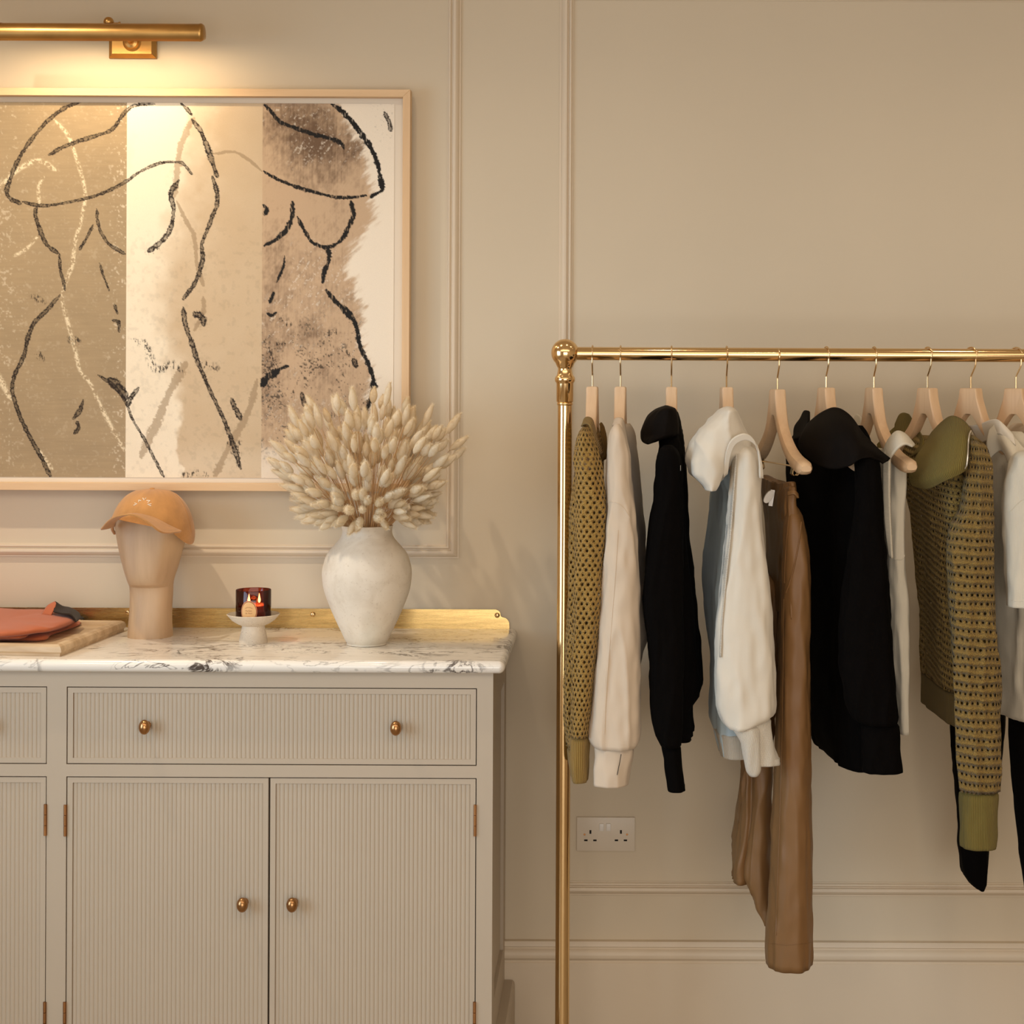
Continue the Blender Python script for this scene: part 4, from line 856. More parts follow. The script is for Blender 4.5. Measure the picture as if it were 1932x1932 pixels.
for q in range(5):
    vs = []; fs = []; L1 = rng.uniform(.042, .054); Rm = rng.uniform(.0098, .0118); n = 12; m_ = 10
    for i in range(m_+1):
        t_ = i/m_; r_ = Rm*(math.sin(math.pi*min(1, t_*.96+.02))**.62)*(1-.25*t_)+.0002
        for j in range(n):
            th = 2*math.pi*j/n; rr = r_*(.80+.14*rng.random()); vs.append((rr*math.cos(th), rr*math.sin(th), t_*L1))
    fs = [(i*n+j, i*n+(j+1) % n, (i+1)*n+(j+1) % n, (i+1)*n+j) for i in range(m_) for j in range(n)]+[tuple(m_*n+j for j in range(n))]
    for h in range(430):
        t_ = rng.random()**.9; th = rng.random()*2*math.pi; r_ = Rm*(math.sin(math.pi*min(1, t_*.96+.02))**.62)*(1-.25*t_)*.8
        a_ = Vector((r_*math.cos(th), r_*math.sin(th), t_*L1)); out_ = Vector((math.cos(th), math.sin(th), 0)); d_ = (out_*rng.uniform(.3, .8)+Vector((0, 0, 1))).normalized()*rng.uniform(.005, .010)
        s_ = out_.cross(d_).normalized()*.00034; base = len(vs); vs += [a_-s_, a_+s_, a_+d_]; fs.append((base, base+1, base+2))
    me = bpy.data.meshes.new('seed_head'); me.from_pydata([tuple(v_) for v_ in vs], [], fs); me.materials.append(M['fluff']); me.polygons.foreach_set('use_smooth', [True]*len(me.polygons)); HV.append(me)
GL = 'dried cream bunny tail grass stem standing in the chalky white vase'; GG = 'bunny tail grasses in the vase'
mouth = Vector((vc.x, VYc, ztop-.004)); placed = 0; i = 0
while placed < 290:
    u_ = (placed+.5)/290; th = math.radians(3+76*u_**.62); ph = placed*2.399963+rng.uniform(-.2, .2); ph = -ph if (math.sin(ph) > .1 and rng.random() < .5) else ph
    dg = math.degrees(th); R0 = .280-.012*min(1, dg/50) if dg < 52 else .268-(.268-.115)*min(1, (dg-52)/26)**.65
    R0 *= rng.choice((1, 1, .97, .9, .8, .7, .6) if dg < 60 else (1, .95, .9, .8))*rng.uniform(.90, 1.10)
    d_ = Vector((math.sin(th)*math.cos(ph), math.sin(th)*math.sin(ph), math.cos(th)))
    d_.y *= .80; d_.x *= .97
    if d_.y > 0 and d_.y*R0 > .19: d_.y = .19/R0
    base = mouth+Vector((math.cos(ph), math.sin(ph), 0))*rt*.78*min(1, math.sin(th)*1.1)+Vector((0, 0, -.012))
    root = base*.25+Vector((vc.x, VYc, ztop-.16))*.75
    tip = mouth+d_*R0
    if th > 1.15 and d_.y > .2: tip.y = min(tip.y, -.08)
    up_ = Vector((0, 0, 1)); c1 = base+(tip-base)*.5+up_*.02*math.sin(th)
    pts = cat([tuple(root), tuple(base), tuple(c1), tuple(tip)], 12)
    dirn = (Vector(pts[-1])-Vector(pts[-3])).normalized(); dirn = (dirn+Vector((rng.uniform(-.15, .15), rng.uniform(-.15, .15), rng.uniform(-.12, .05)))).normalized()
    b = MB(); b.tube(pts, .00062, 5, False); so_ = b.build('bunny_tail', M['stem'], None, org=tuple(root)); tag(so_, GL, 'dried grass', GG)
    ho = bpy.data.objects.new('seed_head', rng.choice(HV)); C.objects.link(ho); ho.parent = so_; ho.location = tip-root-dirn*.002
    ho.rotation_mode = 'QUATERNION'; ho.rotation_quaternion = dirn.to_track_quat('Z', 'Y'); ho.scale = (rng.uniform(.95, 1.25),)*2+(rng.uniform(.68, 1.12),); placed += 1
# ------------------------------------------------------------------ brass clothes rail
RY = -.35; rz = P(1090, 667, RY).z; pxX = P(1065.5, 800, RY).x; zc0 = P(1065, 667, RY).z
rk = thing('clothes_rail', 'polished brass clothes rail with a ball finial on its upright, along the panelled wall', 'clothes rail', (pxX, RY, 0))
RX1 = 2.35; ru = .0163
b = MB(); b.tube([(pxX, RY, .02), (pxX, RY, P(1065, 757, RY).z)], .0163, 36); b.build('upright', M['brass'], rk, angle=40)
b = MB(); b.tube([(RX1, RY, .02), (RX1, RY, P(1065, 757, RY).z)], .0163, 36); b.build('upright', M['brass'], rk, angle=40)
for x in (pxX, RX1):
    zz = lambda py: P(1065, py, RY).z; q_ = (CAMD+RY)/F
    pr = [(0.0165, zz(765)), (.0182, zz(763)), (.0182, zz(760.5)), (.0168, zz(759.5)), (.0195, zz(757.5)), (.0197, zz(724)), (.0205, zz(722)), (.0232, zz(719)), (.0235, zz(714)), (.0222, zz(711)), (.0190, zz(708)), (.0176, zz(704)), (.0162, zz(698)), (.0163, zz(694)), (.0185, zz(692)), (.0195, zz(690))]
    zb0 = zc0+.0015; Rb = .0322; a0 = -math.asin(.72)
    for i in range(18): a_ = a0+(math.pi/2-a0)*i/17; pr.append((max(1e-4, Rb*math.cos(a_)), zb0+Rb*math.sin(a_)))
    b = MB(); b.lathe(pr, (x, RY, 0), 56); b.build('ball_finial', M['brass'], rk, angle=50)
    b = MB(); b.lathe([(.0001, 0), (.09, 0), (.09, .006), (.03, .012), (.019, .03), (.0165, .05)], (x, RY, 0), 40); b.build('foot', M['brass'], rk, angle=40)
b = MB(); b.tube([(pxX+.02, RY, zc0), (RX1-.02, RY, zc0)], .0152, 36); b.build('rod', M['brass'], rk, angle=40)
# ------------------------------------------------------------------ hangers
RZ = zc0; NT_ = .0755
TOPC = [(0, 0), (.0210, 0), (.0240, -.003), (.0275, -.022), (.036, -.045), (.050, -.076), (.078, -.104), (.112, -.127), (.150, -.143), (.188, -.152), (.212, -.158), (.221, -.166)]
BOTC = [(0, -.060), (.003, -.060), (.009, -.062), (.016, -.069), (.026, -.083), (.040, -.103), (.062, -.126), (.094, -.149), (.132, -.167), (.172, -.180), (.205, -.185), (.220, -.178)]
THK = [.0128, .0128, .0128, .0128, .0129, .0131, .0135, .0145, .0158, .0170, .0168, .0115]
def arm_bm(sd):
    T = cat([(a_, z_, t_) for (a_, z_), t_ in zip(TOPC, THK)], 46); B_ = cat([(a_, z_, t_) for (a_, z_), t_ in zip(BOTC, THK)], 46)
    vs = []; m_ = 14
    for i in range(46):
        tp = T[i]; bt = B_[i]; th_ = tp[2]; fl = min(1, i/34); c_ = .0035+.007*fl; H = max(.001, math.hypot(tp[0]-bt[0], tp[1]-bt[1])); dv = ((bt[0]-tp[0])/H, (bt[1]-tp[1])/H)
        c_ = min(c_, H*.42, th_*.8)
        ring_ = [(-th_+c_, 0), (th_-c_, 0), (th_-c_*.3, c_*.3), (th_, c_), (th_, H-c_), (th_-c_*.3, H-c_*.3), (th_-c_, H), (-th_+c_, H), (-th_+c_*.3, H-c_*.3), (-th_, H-c_), (-th_, c_), (-th_+c_*.3, c_*.3)]
        fwd = .018*max(0, (tp[0]-.05)/.17)**1.6
        for x, d_ in ring_: vs.append((x-fwd*0, -sd*(tp[0]+dv[0]*d_), tp[1]+dv[1]*d_))
    n = 12; fs = [(i*n+j, (i+1)*n+j, (i+1)*n+(j+1) % n, i*n+(j+1) % n) for i in range(45) for j in range(n)]+[tuple(45*n+j for j in range(n))[::-1]]
    return vs, fs
b = MB(); b.add(*arm_bm(1)); b.add(*arm_bm(-1)); hb = b.build('hanger_body', M['hanger'], None, angle=32)
hb.data.transform(Matrix.Translation((0, 0, -NT_))); hook_pts = [(0, -.0190+.038*0, 0)]
hk = []; r_ = .0172
for i in range(15): a_ = math.radians(165-i*(165+35)/14); hk.append((0, -r_*math.cos(a_)*1.0, r_*math.sin(a_)+.0008))
hk = [(0, -y if 0 else y, z) for _, y, z in hk]
hk += [(0, -.0135, -.022), (0, -.007, -.036), (0, -.0015, -.046), (0, 0, -.052), (0, 0, -.064), (0, 0, -NT_-.003)]
b = MB(); b.tube([tuple(q) for q in cat(hk, 60)], .0019, 10); hkm = b.build('hook', M['brass_wire'], None)
hang = [(1122, -3, 'pale beech hanger nearest the brass ball finial, holding the mustard knit pullover', 0), (1175, -3, 'pale beech hanger second along the rod, holding the beige sweatshirt', 0), (1271, -1, 'pale beech hanger holding the narrow black zip top pullover with the folded collar flap', 0),
        (1375, 3, 'pale beech hanger holding the cream funnel neck sweatshirt', 0), (1471, 11, 'bare beech hanger with brass clips holding the brown satin trousers', -.0045), (1563, 15, 'pale beech hanger holding the black jacket with the wide draped collar', 0),
        (1653, 13, 'pale beech hanger holding the white sleeveless vest, its rounded shoulder bare', 0), (1754, 25, 'beech hanger holding the olive openwork knit with the ribbed zip collar', 0), (1836, 38, 'beech hanger holding the cream rib short sleeved tee', 0), (1921, 42, 'beech hanger last along the rod, cut by the edge of the picture', 0)]
first = True; HX = []
for px, yaw, lab_, dz in hang:
    t_ = thing('wooden_hanger', lab_, 'hanger', (P(px, 667, RY-.0172).x, RY, RZ+dz), 'wooden hangers on the brass rail')
    t_.rotation_euler = (0, 0, math.radians(yaw)); HX.append(t_)
    if first: h1, k1 = hb, hkm; first = False
    else:
        h1 = hb.copy(); k1 = hkm.copy(); C.objects.link(h1); C.objects.link(k1)
    h1.parent = t_; k1.parent = t_; h1.location = k1.location = (0, 0, 0)
    t_.location.x = P(px-4, 667, RY).x
# clip bar on the trouser hanger
t5 = HX[4]
b = MB(); b.tube([(0, -.158, -.246), (0, .158, -.246)], .0018, 8); 
for s_ in (-1, 1): b.tube([tuple(q) for q in cat([(0, s_*.158, -.246), (0, s_*.163, -.243), (0, s_*.165, -.235), (0, s_*.165, -NT_-.165)], 12)], .0018, 8)
o = b.build('clip_bar', M['brass_wire']); o.parent = t5
for yy in (-.135, .135):
    b = MB()
    for s_ in (-1, 1):
        vs = []
        for w_, z_, x_ in ((.0085, -.224, .013), (.0095, -.228, .0125), (.0085, -.246, .004), (.0095, -.262, .0065), (.0085, -.266, .003)):
            vs += [(s_*x_, yy-w_, z_), (s_*x_, yy+w_, z_), (s_*(x_+.0016), yy+w_, z_), (s_*(x_+.0016), yy-w_, z_)]
        b.add(vs, [(i*4+j, i*4+(j+1) % 4, (i+1)*4+(j+1) % 4, (i+1)*4+j) for i in range(4) for j in range(4)]+[(0, 1, 2, 3), (16, 17, 18, 19)])
    b.tube([(-.006, yy-.006, -.246), (-.006, yy+.006, -.246)], .0035, 8); o = b.build('trouser_clip', M['brass_wire']); o.parent = t5

# ------------------------------------------------------------------ garments
def garment(name, label, cat_, px): 
    return thing(name, label, cat_, (P(px, 800, RY).x, RY, P(px, 800, RY).z), 'clothes hanging on the brass rail')
YN, YF = -.55, -.17
def cuffed(name, rows, mat, par, Yc, hy=.04, **kw): return loft(name, rows, mat, par, Yc-hy, Yc+hy, **dict(dict(p=.85, q=.85, ff=16, fz=1.4, lev=80), **kw))
# 1 mustard eyelet knit
g = garment('knit_pullover', 'mustard eyelet knit pullover at the end of the rail, in front of the brass upright', 'knitwear', 1110)
loft('body', [(800, 1092, 1116, 1112, 1132), (850, 1084, 1126, 1108, 1142), (900, 1075, 1126, 1106, 1142), (1000, 1064, 1122, 1106, 1141), (1100, 1062, 1114, 1102, 1134), (1200, 1058, 1106, 1096, 1126), (1300, 1057, 1096, 1090, 1116), (1384, 1064, 1092, 1086, 1108)], M['knit1'], g, YN+.02, YF-.02, sh=(795, 860, .25), fold=.0045, seed=1, p=.6, q=.7)
loft('hem_band', [(1382, 1064, 1092, 1086, 1108), (1405, 1068, 1092, 1086, 1107), (1436, 1073, 1093, 1086, 1105)], M['rib1'], g, YN+.02, YF-.02, fold=.002, seed=1, lev=20, p=.6, q=.7)
s1 = cuffed('sleeve', [(806, 1091, 1116), (830, 1086, 1122), (862, 1084, 1132), (900, 1086, 1137), (950, 1085, 1141), (1000, 1085, 1141), (1100, 1083, 1135), (1200, 1079, 1127), (1300, 1077, 1119), (1386, 1074, 1112)], M['knit1'], g, -.545, .045, fold=.006, seed=3, n=72)
cuffed('cuff', [(1384, 1074, 1112), (1400, 1073, 1111), (1440, 1073, 1110), (1472, 1077, 1107)], M['rib1'], s1, -.545, .036, fold=.001, lev=24)
patch('neckband', [[(1100, 799, -.40), (1104, 789, -.42), (1113, 788, -.45), (1119, 796, -.47), (1126, 825, -.50), (1133, 845, -.50), (1136, 856, -.50)], [(1097, 805, -.44), (1101, 801, -.465), (1108, 800, -.49), (1114, 806, -.51), (1121, 832, -.53), (1128, 852, -.53), (1132, 859, -.52)]], M['rib1'], g, .004, 30, 8)
patch('back_neckband', [[(1131, 800, -.27), (1134, 797, -.27), (1139, 805, -.26)], [(1134, 825, -.28), (1138, 822, -.27), (1144, 828, -.26)], [(1134, 870, -.30), (1139, 868, -.28), (1144, 866, -.27)]], M['rib1'], g, .004, 8, 12)
# 2 beige sweatshirt
g = garment('sweatshirt', 'plain beige sweatshirt with a slit cuff hanging second along the rail', 'sweatshirt', 1172)
loft('body', [(800, 1150, 1176, 1176, 1198), (850, 1144, 1184, 1180, 1206), (900, 1143, 1188, 1180, 1212), (950, 1143, 1192, 1181, 1217), (1010, 1141, 1199, 1182, 1222), (1080, 1140, 1205, 1182, 1226), (1130, 1136, 1214, 1182, 1228), (1175, 1135, 1223, 1183, 1226), (1210, 1135, 1215, 1183, 1218), (1250, 1136, 1206, 1184, 1208)], M['beige'], g, YN+.02, YF, sh=(795, 850, .3), fold=.004, seed=12, p=.6, q=.7)
s1 = cuffed('sleeve', [(800, 1154, 1175), (830, 1148, 1182), (862, 1144, 1188), (900, 1143, 1189), (950, 1142, 1194), (1000, 1140, 1198), (1100, 1134, 1202), (1200, 1126, 1206), (1300, 1119, 1208), (1370, 1114, 1208.5), (1394, 1113, 1207), (1408, 1120, 1200)], M['beige'], g, -.555, .05, fold=.004, seed=22, n=80)
cf = cuffed('cuff', [(1400, 1121, 1197), (1420, 1119, 1195), (1450, 1117, 1188), (1479, 1117, 1183)], M['beige'], s1, -.555, .04, fold=.001, lev=24, hemcurve=0)
b = MB(); b.tube([P(*q) for q in ((1172, 1423, -.5985), (1169, 1440, -.5985), (1164.5, 1462, -.5965))], .0008, 6); b.build('cuff_slit', M['gap'], cf)
def seam(name, pts, mat, par, r_=.0007):
    b = MB(); b.tube([P(*q) for q in cat(pts, 24)], r_, 6); return b.build(name, mat, par)
patch('neckband', [[(1159, 794, -.43), (1162, 790, -.45), (1170, 789, -.47), (1176, 795, -.48), (1183, 830, -.51), (1188, 862, -.52)], [(1156, 804, -.48), (1160, 803, -.50), (1166, 803, -.52), (1172, 806, -.53), (1179, 836, -.56), (1185, 868, -.57)]], M['beige'], g, .004, 26, 8)
surf_seam('shoulder_seam', s1, [(1143, 949), (1155, 947), (1168, 951), (1180, 963), (1192, 985)], M['beige'], s1, .0009)
surf_seam('sleeve_seam', s1, [(1166, 1000), (1160, 1100), (1152, 1200), (1144, 1300), (1140, 1385)], M['beige'], s1, .0008)
# 3 black zip top
g = garment('zip_pullover', 'narrow black zip pullover seen edge on with one folded collar flap', 'top', 1265)
loft('body', [(770, 1246, 1277, 1256, 1282), (800, 1242, 1283, 1256, 1287), (830, 1241, 1288, 1256, 1292), (900, 1238, 1296, 1255, 1294), (1000, 1223, 1303, 1242, 1296), (1100, 1215, 1317, 1232, 1304), (1180, 1218, 1325, 1234, 1312), (1250, 1225, 1330, 1240, 1318), (1276, 1226, 1332, 1240, 1318), (1305, 1235, 1320, 1246, 1308), (1318, 1245, 1309, 1250, 1300), (1371, 1266, 1310, 1262, 1300)], M['black'], g, YN+.02, YF, sh=(768, 850, .25), fold=.004, seed=31, p=.6, q=.7)
s1 = cuffed('sleeve', [(840, 1243, 1280), (870, 1238, 1287), (930, 1233, 1289), (1000, 1222, 1290), (1060, 1217, 1290), (1130, 1211.5, 1290), (1180, 1217, 1290), (1260, 1225, 1290), (1350, 1226, 1290), (1380, 1232, 1289), (1396, 1240, 1287), (1405, 1246, 1285)], M['black'], g, -.555, .045, fold=.003, seed=33, n=72)
cuffed('cuff', [(1400, 1245, 1285), (1440, 1252, 1286.5), (1470, 1256, 1290), (1490, 1258, 1293)], M['black'], s1, -.555, .03, fold=.0008, lev=24)
loft('collar', [(765, 1254, 1266), (770, 1243, 1277), (780, 1229, 1281), (792, 1219, 1283), (806, 1213, 1284), (818, 1211, 1284), (824, 1211, 1270), (829, 1211.5, 1250), (833, 1214, 1238), (836, 1219, 1226)], M['crepe'], g, -.54, -.36, fold=.002, seed=3, lev=30, p=.8)
seam('zip', [(1284, 878, -.585), (1284, 888, -.586)], M['zip'], g, .0007)
# 4 cream funnel sweatshirt
g = garment('sweatshirt', 'cream funnel neck sweatshirt with a bulging folded collar and long ribbed cuff', 'sweatshirt', 1385)
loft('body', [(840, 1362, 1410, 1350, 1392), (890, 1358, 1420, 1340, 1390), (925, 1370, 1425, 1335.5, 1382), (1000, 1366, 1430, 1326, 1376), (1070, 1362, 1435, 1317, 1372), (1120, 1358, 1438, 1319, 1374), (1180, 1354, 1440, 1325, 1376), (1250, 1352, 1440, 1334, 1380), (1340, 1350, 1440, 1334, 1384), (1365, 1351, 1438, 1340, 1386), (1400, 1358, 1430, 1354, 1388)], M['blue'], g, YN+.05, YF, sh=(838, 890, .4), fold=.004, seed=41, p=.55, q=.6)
loft('hem_band', [(1352, 1347, 1440, 1334, 1384), (1375, 1352, 1436, 1346, 1386), (1404, 1358, 1432, 1355, 1388)], M['creamrib'], g, YN+.045, YF-.005, fold=.002, seed=41, lev=16, p=.55, q=.6)
s1 = cuffed('sleeve', [(834, 1388, 1416), (850, 1384, 1430), (880, 1381, 1436), (940, 1376, 1440), (1000, 1372, 1443.5), (1050, 1367, 1450), (1100, 1362, 1456), (1150, 1357, 1460), (1200, 1353.5, 1463), (1280, 1353.5, 1465.5), (1325, 1356, 1466.5), (1345, 1361, 1462), (1362, 1370, 1440), (1370, 1378, 1412)], M['cream'], g, -.555, .055, fold=.0036, seed=47, n=84)
cuffed('cuff', [(1350, 1370, 1457), (1372, 1378, 1458), (1390, 1391, 1460), (1410, 1400, 1464), (1430, 1404, 1470), (1441, 1406, 1474)], M['creamrib'], s1, -.565, .03, fold=.002, lev=30)
cuffed('cuff_fold', [(1365, 1378, 1434), (1385, 1388, 1436), (1405, 1397, 1436), (1430, 1402, 1436), (1452, 1406, 1436), (1462, 1413, 1431)], M['creamrib'], s1, -.585, .022, fold=.001, lev=24)
patch('rib_gusset', [[(1382, 850, -.575), (1377, 930, -.572), (1370.5, 1010, -.570), (1362, 1090, -.570), (1356, 1160, -.568), (1353, 1240, -.568)], [(1391, 850, -.606), (1385, 930, -.604), (1379, 1010, -.603), (1371, 1090, -.603), (1364, 1160, -.601), (1360, 1240, -.600)]], M['creamrib'], s1, .002, 44, 5)
loft('collar', [(767, 1371, 1389), (771, 1364, 1394), (780, 1356, 1399), (790, 1344, 1404), (800, 1334, 1408), (812, 1320, 1414), (824, 1311, 1420), (838, 1304, 1424), (852, 1301, 1416), (866, 1300, 1396), (880, 1303, 1386), (892, 1307, 1376), (904, 1318, 1366), (914, 1329, 1358), (922, 1335, 1350)], M['cream'], g, -.62, -.44, fold=.0055, ff=14, fz=8, seed=44, lev=60, n=72, p=.9, q=.9, wr=.001)
patch('collar_edge', [[(1372, 893, -.60), (1378, 860, -.625), (1388, 838, -.635), (1408, 830, -.635), (1426, 842, -.625), (1436, 872, -.61), (1439, 902, -.60)], [(1364, 900, -.60), (1370, 852, -.63), (1382, 828, -.64), (1406, 818, -.64), (1424, 832, -.63), (1432, 866, -.615), (1433, 902, -.605)]], M['cream'], g, .006, 40, 8)
# 5 satin trousers
g = garment('satin_trousers', 'long brown satin trousers with a gathered waist clipped to the bare hanger', 'trousers', 1470)
loft('body', [(900, 1486, 1509, 1434, 1450), (918, 1482, 1508, 1433, 1458), (935, 1480, 1508, 1434, 1462), (945, 1480, 1510, 1434, 1464), (960, 1480, 1516, 1436, 1468), (1000, 1482, 1518, 1440, 1474), (1050, 1482, 1524, 1441, 1478), (1110, 1482, 1524, 1440, 1480), (1150, 1484, 1518, 1440, 1478)], M['satin'], g, -.518, -.215, fold=.005, ff=34, seed=51, sag=.024, lev=60, n=96, p=.6, q=.6, closed_top=False)
loft('waistband', [(896, 1484, 1510, 1432, 1452), (906, 1482, 1509, 1432, 1456), (930, 1480, 1509, 1433, 1460), (942, 1481, 1507, 1435, 1460)], M['satin'], g, -.503, -.212, fold=.004, ff=70, seed=52, sag=.024, lev=20, n=110, p=.6, q=.6, closed_top=False)
loft('leg', [(946, 1487, 1508), (958, 1482, 1514), (1000, 1479, 1525), (1050, 1478, 1532), (1125, 1476, 1534), (1250, 1472, 1533), (1400, 1468, 1535), (1500, 1463, 1536), (1600, 1458, 1537), (1700, 1453, 1538), (1780, 1448, 1538), (1818, 1449, 1536)], M['satin'], g, -.528, -.400, fold=.0026, fz=.8, seed=53, n=80, p=.8, q=.8)
loft('leg', [(1085, 1437, 1474), (1250, 1425, 1470), (1400, 1409, 1458), (1463, 1401, 1455), (1520, 1396, 1454), (1570, 1391, 1452), (1620, 1385, 1450), (1655, 1381, 1450)], M['satin'], g, -.37, -.24, fold=.009, ff=30, fz=1.0, seed=54, n=80, p=.8, q=.8)
loft('leg_fold', [(1400, 1418, 1460), (1500, 1420, 1455), (1600, 1410, 1454), (1650, 1404, 1454), (1682, 1417, 1453), (1708, 1426, 1453), (1738, 1441, 1453)], M['satin'], g, -.395, -.33, fold=.004, fz=1.0, seed=55, n=48)
patch('drawstring_tab', [[(1486, 928, -.535), (1498, 925, -.545), (1505, 932, -.54)], [(1487, 935, -.54), (1498, 933, -.55), (1506, 940, -.545)]], M['satin'], g, .005, 12, 6)
bodyo = [c_ for c_ in g.children if c_.name.startswith('body')][0]; lego = [c_ for c_ in g.children if c_.name.startswith('leg')][0]
surf_seam('pocket_edge', lego, [(1512, 985), (1506, 1030), (1498, 1070), (1490, 1100), (1483, 1118)], M['satin'], g, .0018)
surf_seam('outseam', lego, [(1490, 965), (1486, 1000), (1482, 1050), (1480, 1100)], M['satin'], g, .0012)
surf_seam('outseam', lego, [(1479, 1130), (1477, 1300), (1473, 1500), (1466, 1700), (1464, 1765)], M['satin'], g, .0012)
surf_seam('hem_stitch', lego, [(1452, 1780), (1490, 1783), (1536, 1778)], M['satin'], g, .0007)
# security tag
b = MB(); q = P(1450, 937, -.47); vs = []; n = 28
for y_, s_ in ((-.007, .82), (-.0085, 1.0), (.004, 1.0), (.006, .9)):
    for j in range(n):
        th = 2*math.pi*j/n; x = .0085*s_*sg(math.cos(th), .9); z = .0145*s_*sg(math.sin(th), .9)
        vs.append((x*.9+z*.42, y_-x*.3, z-x*.2))
b.add(vs, [(i*n+j, i*n+(j+1) % n, (i+1)*n+(j+1) % n, (i+1)*n+j) for i in range(3) for j in range(n)]+[tuple(range(n))[::-1], tuple(3*n+j for j in range(n))])
b.box((.003, .001, -.020), (.012, .010, .016))
o = b.build('security_tag', M['white_plastic'], None, angle=40); o.location = q; o.rotation_euler = (0, .15, 0); tag(o, 'white plastic security tag pinned to the waist of the brown satin trousers', 'security tag')
# 6 black jacket
g = garment('jacket', 'black jacket with a wide draped collar and broad cuff, hanging beside the satin trousers', 'jacket', 1580)
loft('body', [(800, 1596, 1650, 1500, 1530), (850, 1606, 1664, 1475, 1515), (900, 1606, 1666, 1471, 1520), (1000, 1600, 1672, 1484, 1540), (1100, 1596, 1680, 1500, 1556), (1200, 1592, 1686, 1506, 1560), (1300, 1592, 1690, 1510, 1566), (1380, 1594, 1690, 1514, 1572), (1425, 1600, 1680, 1524, 1580)], M['black'], g, YN+.03, YF, sh=(780, 850, .6), fold=.005, seed=61, p=.55, q=.6)
s1 = cuffed('sleeve', [(846, 1624, 1652), (862, 1618, 1662), (880, 1616, 1665), (920, 1617, 1667), (1000, 1610, 1673), (1080, 1600, 1683), (1170, 1592, 1690), (1250, 1592, 1697), (1310, 1598, 1700.5), (1352, 1610, 1701.5), (1362, 1625, 1698)], M['black'], g, -.565, .05, fold=.004, seed=63, n=80)
cuffed('cuff', [(1356, 1628, 1697.5), (1400, 1629, 1700), (1430, 1630, 1703), (1455, 1630.5, 1705.5)], M['black'], s1, -.565, .036, fold=.0015, lev=24, p=.6)
patch('collar', [[(1524, 800, -.36), (1549, 780, -.42), (1576, 770, -.47), (1600, 781, -.52), (1628, 818, -.56), (1654, 845, -.58), (1679, 866, -.585)],
                 [(1512, 820, -.39), (1540, 812, -.47), (1574, 800, -.54), (1602, 812, -.585), (1628, 838, -.605), (1652, 856, -.605), (1676, 869, -.595)],
                 [(1507, 836, -.41), (1540, 845, -.50), (1572, 845, -.575), (1602, 848, -.615), (1628, 850, -.62), (1650, 864, -.61), (1672, 871, -.60)],
                 [(1512, 852, -.42), (1542, 876, -.505), (1572, 885, -.58), (1602, 879, -.62), (1623, 866, -.625), (1648, 864, -.615), (1667, 875, -.605)]], M['crepe'], g, .005, 48, 36, wr=.012, seed=4)
patch('collar_back', [[(1511, 790, -.22), (1518, 776, -.24), (1527, 776, -.27)], [(1500, 806, -.22), (1514, 800, -.27), (1526, 798, -.33)], [(1498, 828, -.23), (1510, 826, -.30), (1520, 822, -.36)]], M['crepe'], g, .005, 14, 14)
# 7 white tank top
g = garment('ribbed_vest', 'white ribbed sleeveless vest slung on its hanger beside the black jacket', 'tank top', 1680)
loft('body', [(846, 1686, 1714, 1604, 1636), (856, 1682, 1719, 1600, 1640), (900, 1682, 1720, 1600, 1640), (1000, 1683, 1717, 1602, 1642), (1055, 1684, 1718, 1604, 1644), (1100, 1686, 1723, 1606, 1646), (1150, 1689, 1725.5, 1608, 1648), (1250, 1695, 1725, 1612, 1652), (1300, 1698, 1722, 1614, 1654), (1362, 1701, 1718, 1616, 1654)], M['pale'], g, -.50, -.20, fold=.003, seed=71, p=.5, q=.55)
patch('front_armhole_band', [[(1672, 846, -.525), (1667, 870, -.54), (1667, 930, -.54), (1670, 990, -.54), (1678, 1050, -.535)], [(1681, 842, -.545), (1679, 870, -.56), (1679, 930, -.555), (1681, 990, -.55), (1684, 1054, -.545)]], M['pale'], g, .005, 50, 6, wr=.003, seed=2)
patch('shoulder_strap', [[(1666, 856, -.50), (1676, 832, -.51), (1691, 815, -.525), (1707, 819, -.535), (1725, 839, -.53)], [(1668, 866, -.53), (1678, 845, -.55), (1694, 824, -.56), (1710, 827, -.565), (1724, 842, -.56)], [(1668, 880, -.54), (1680, 864, -.575), (1694, 846, -.592), (1708, 838, -.592), (1722, 842, -.585)]], M['pale'], g, .005, 30, 16, wr=.006, seed=3)
vb = [c_ for c_ in g.children if c_.name.startswith('body')][0]
surf_seam('back_armhole_edge', vb, [(1718, 870), (1717, 940), (1713, 1000), (1709, 1035), (1703, 1054), (1688, 1055)], M['pale'], g, .0016)
patch('far_strap', [[(1611, 790, -.215), (1616, 781, -.22), (1624, 786, -.23)], [(1610, 812, -.215), (1618, 806, -.225), (1630, 812, -.24)], [(1612, 850, -.215), (1622, 850, -.225), (1634, 850, -.24)]], M['pale'], g, .004, 8, 14)
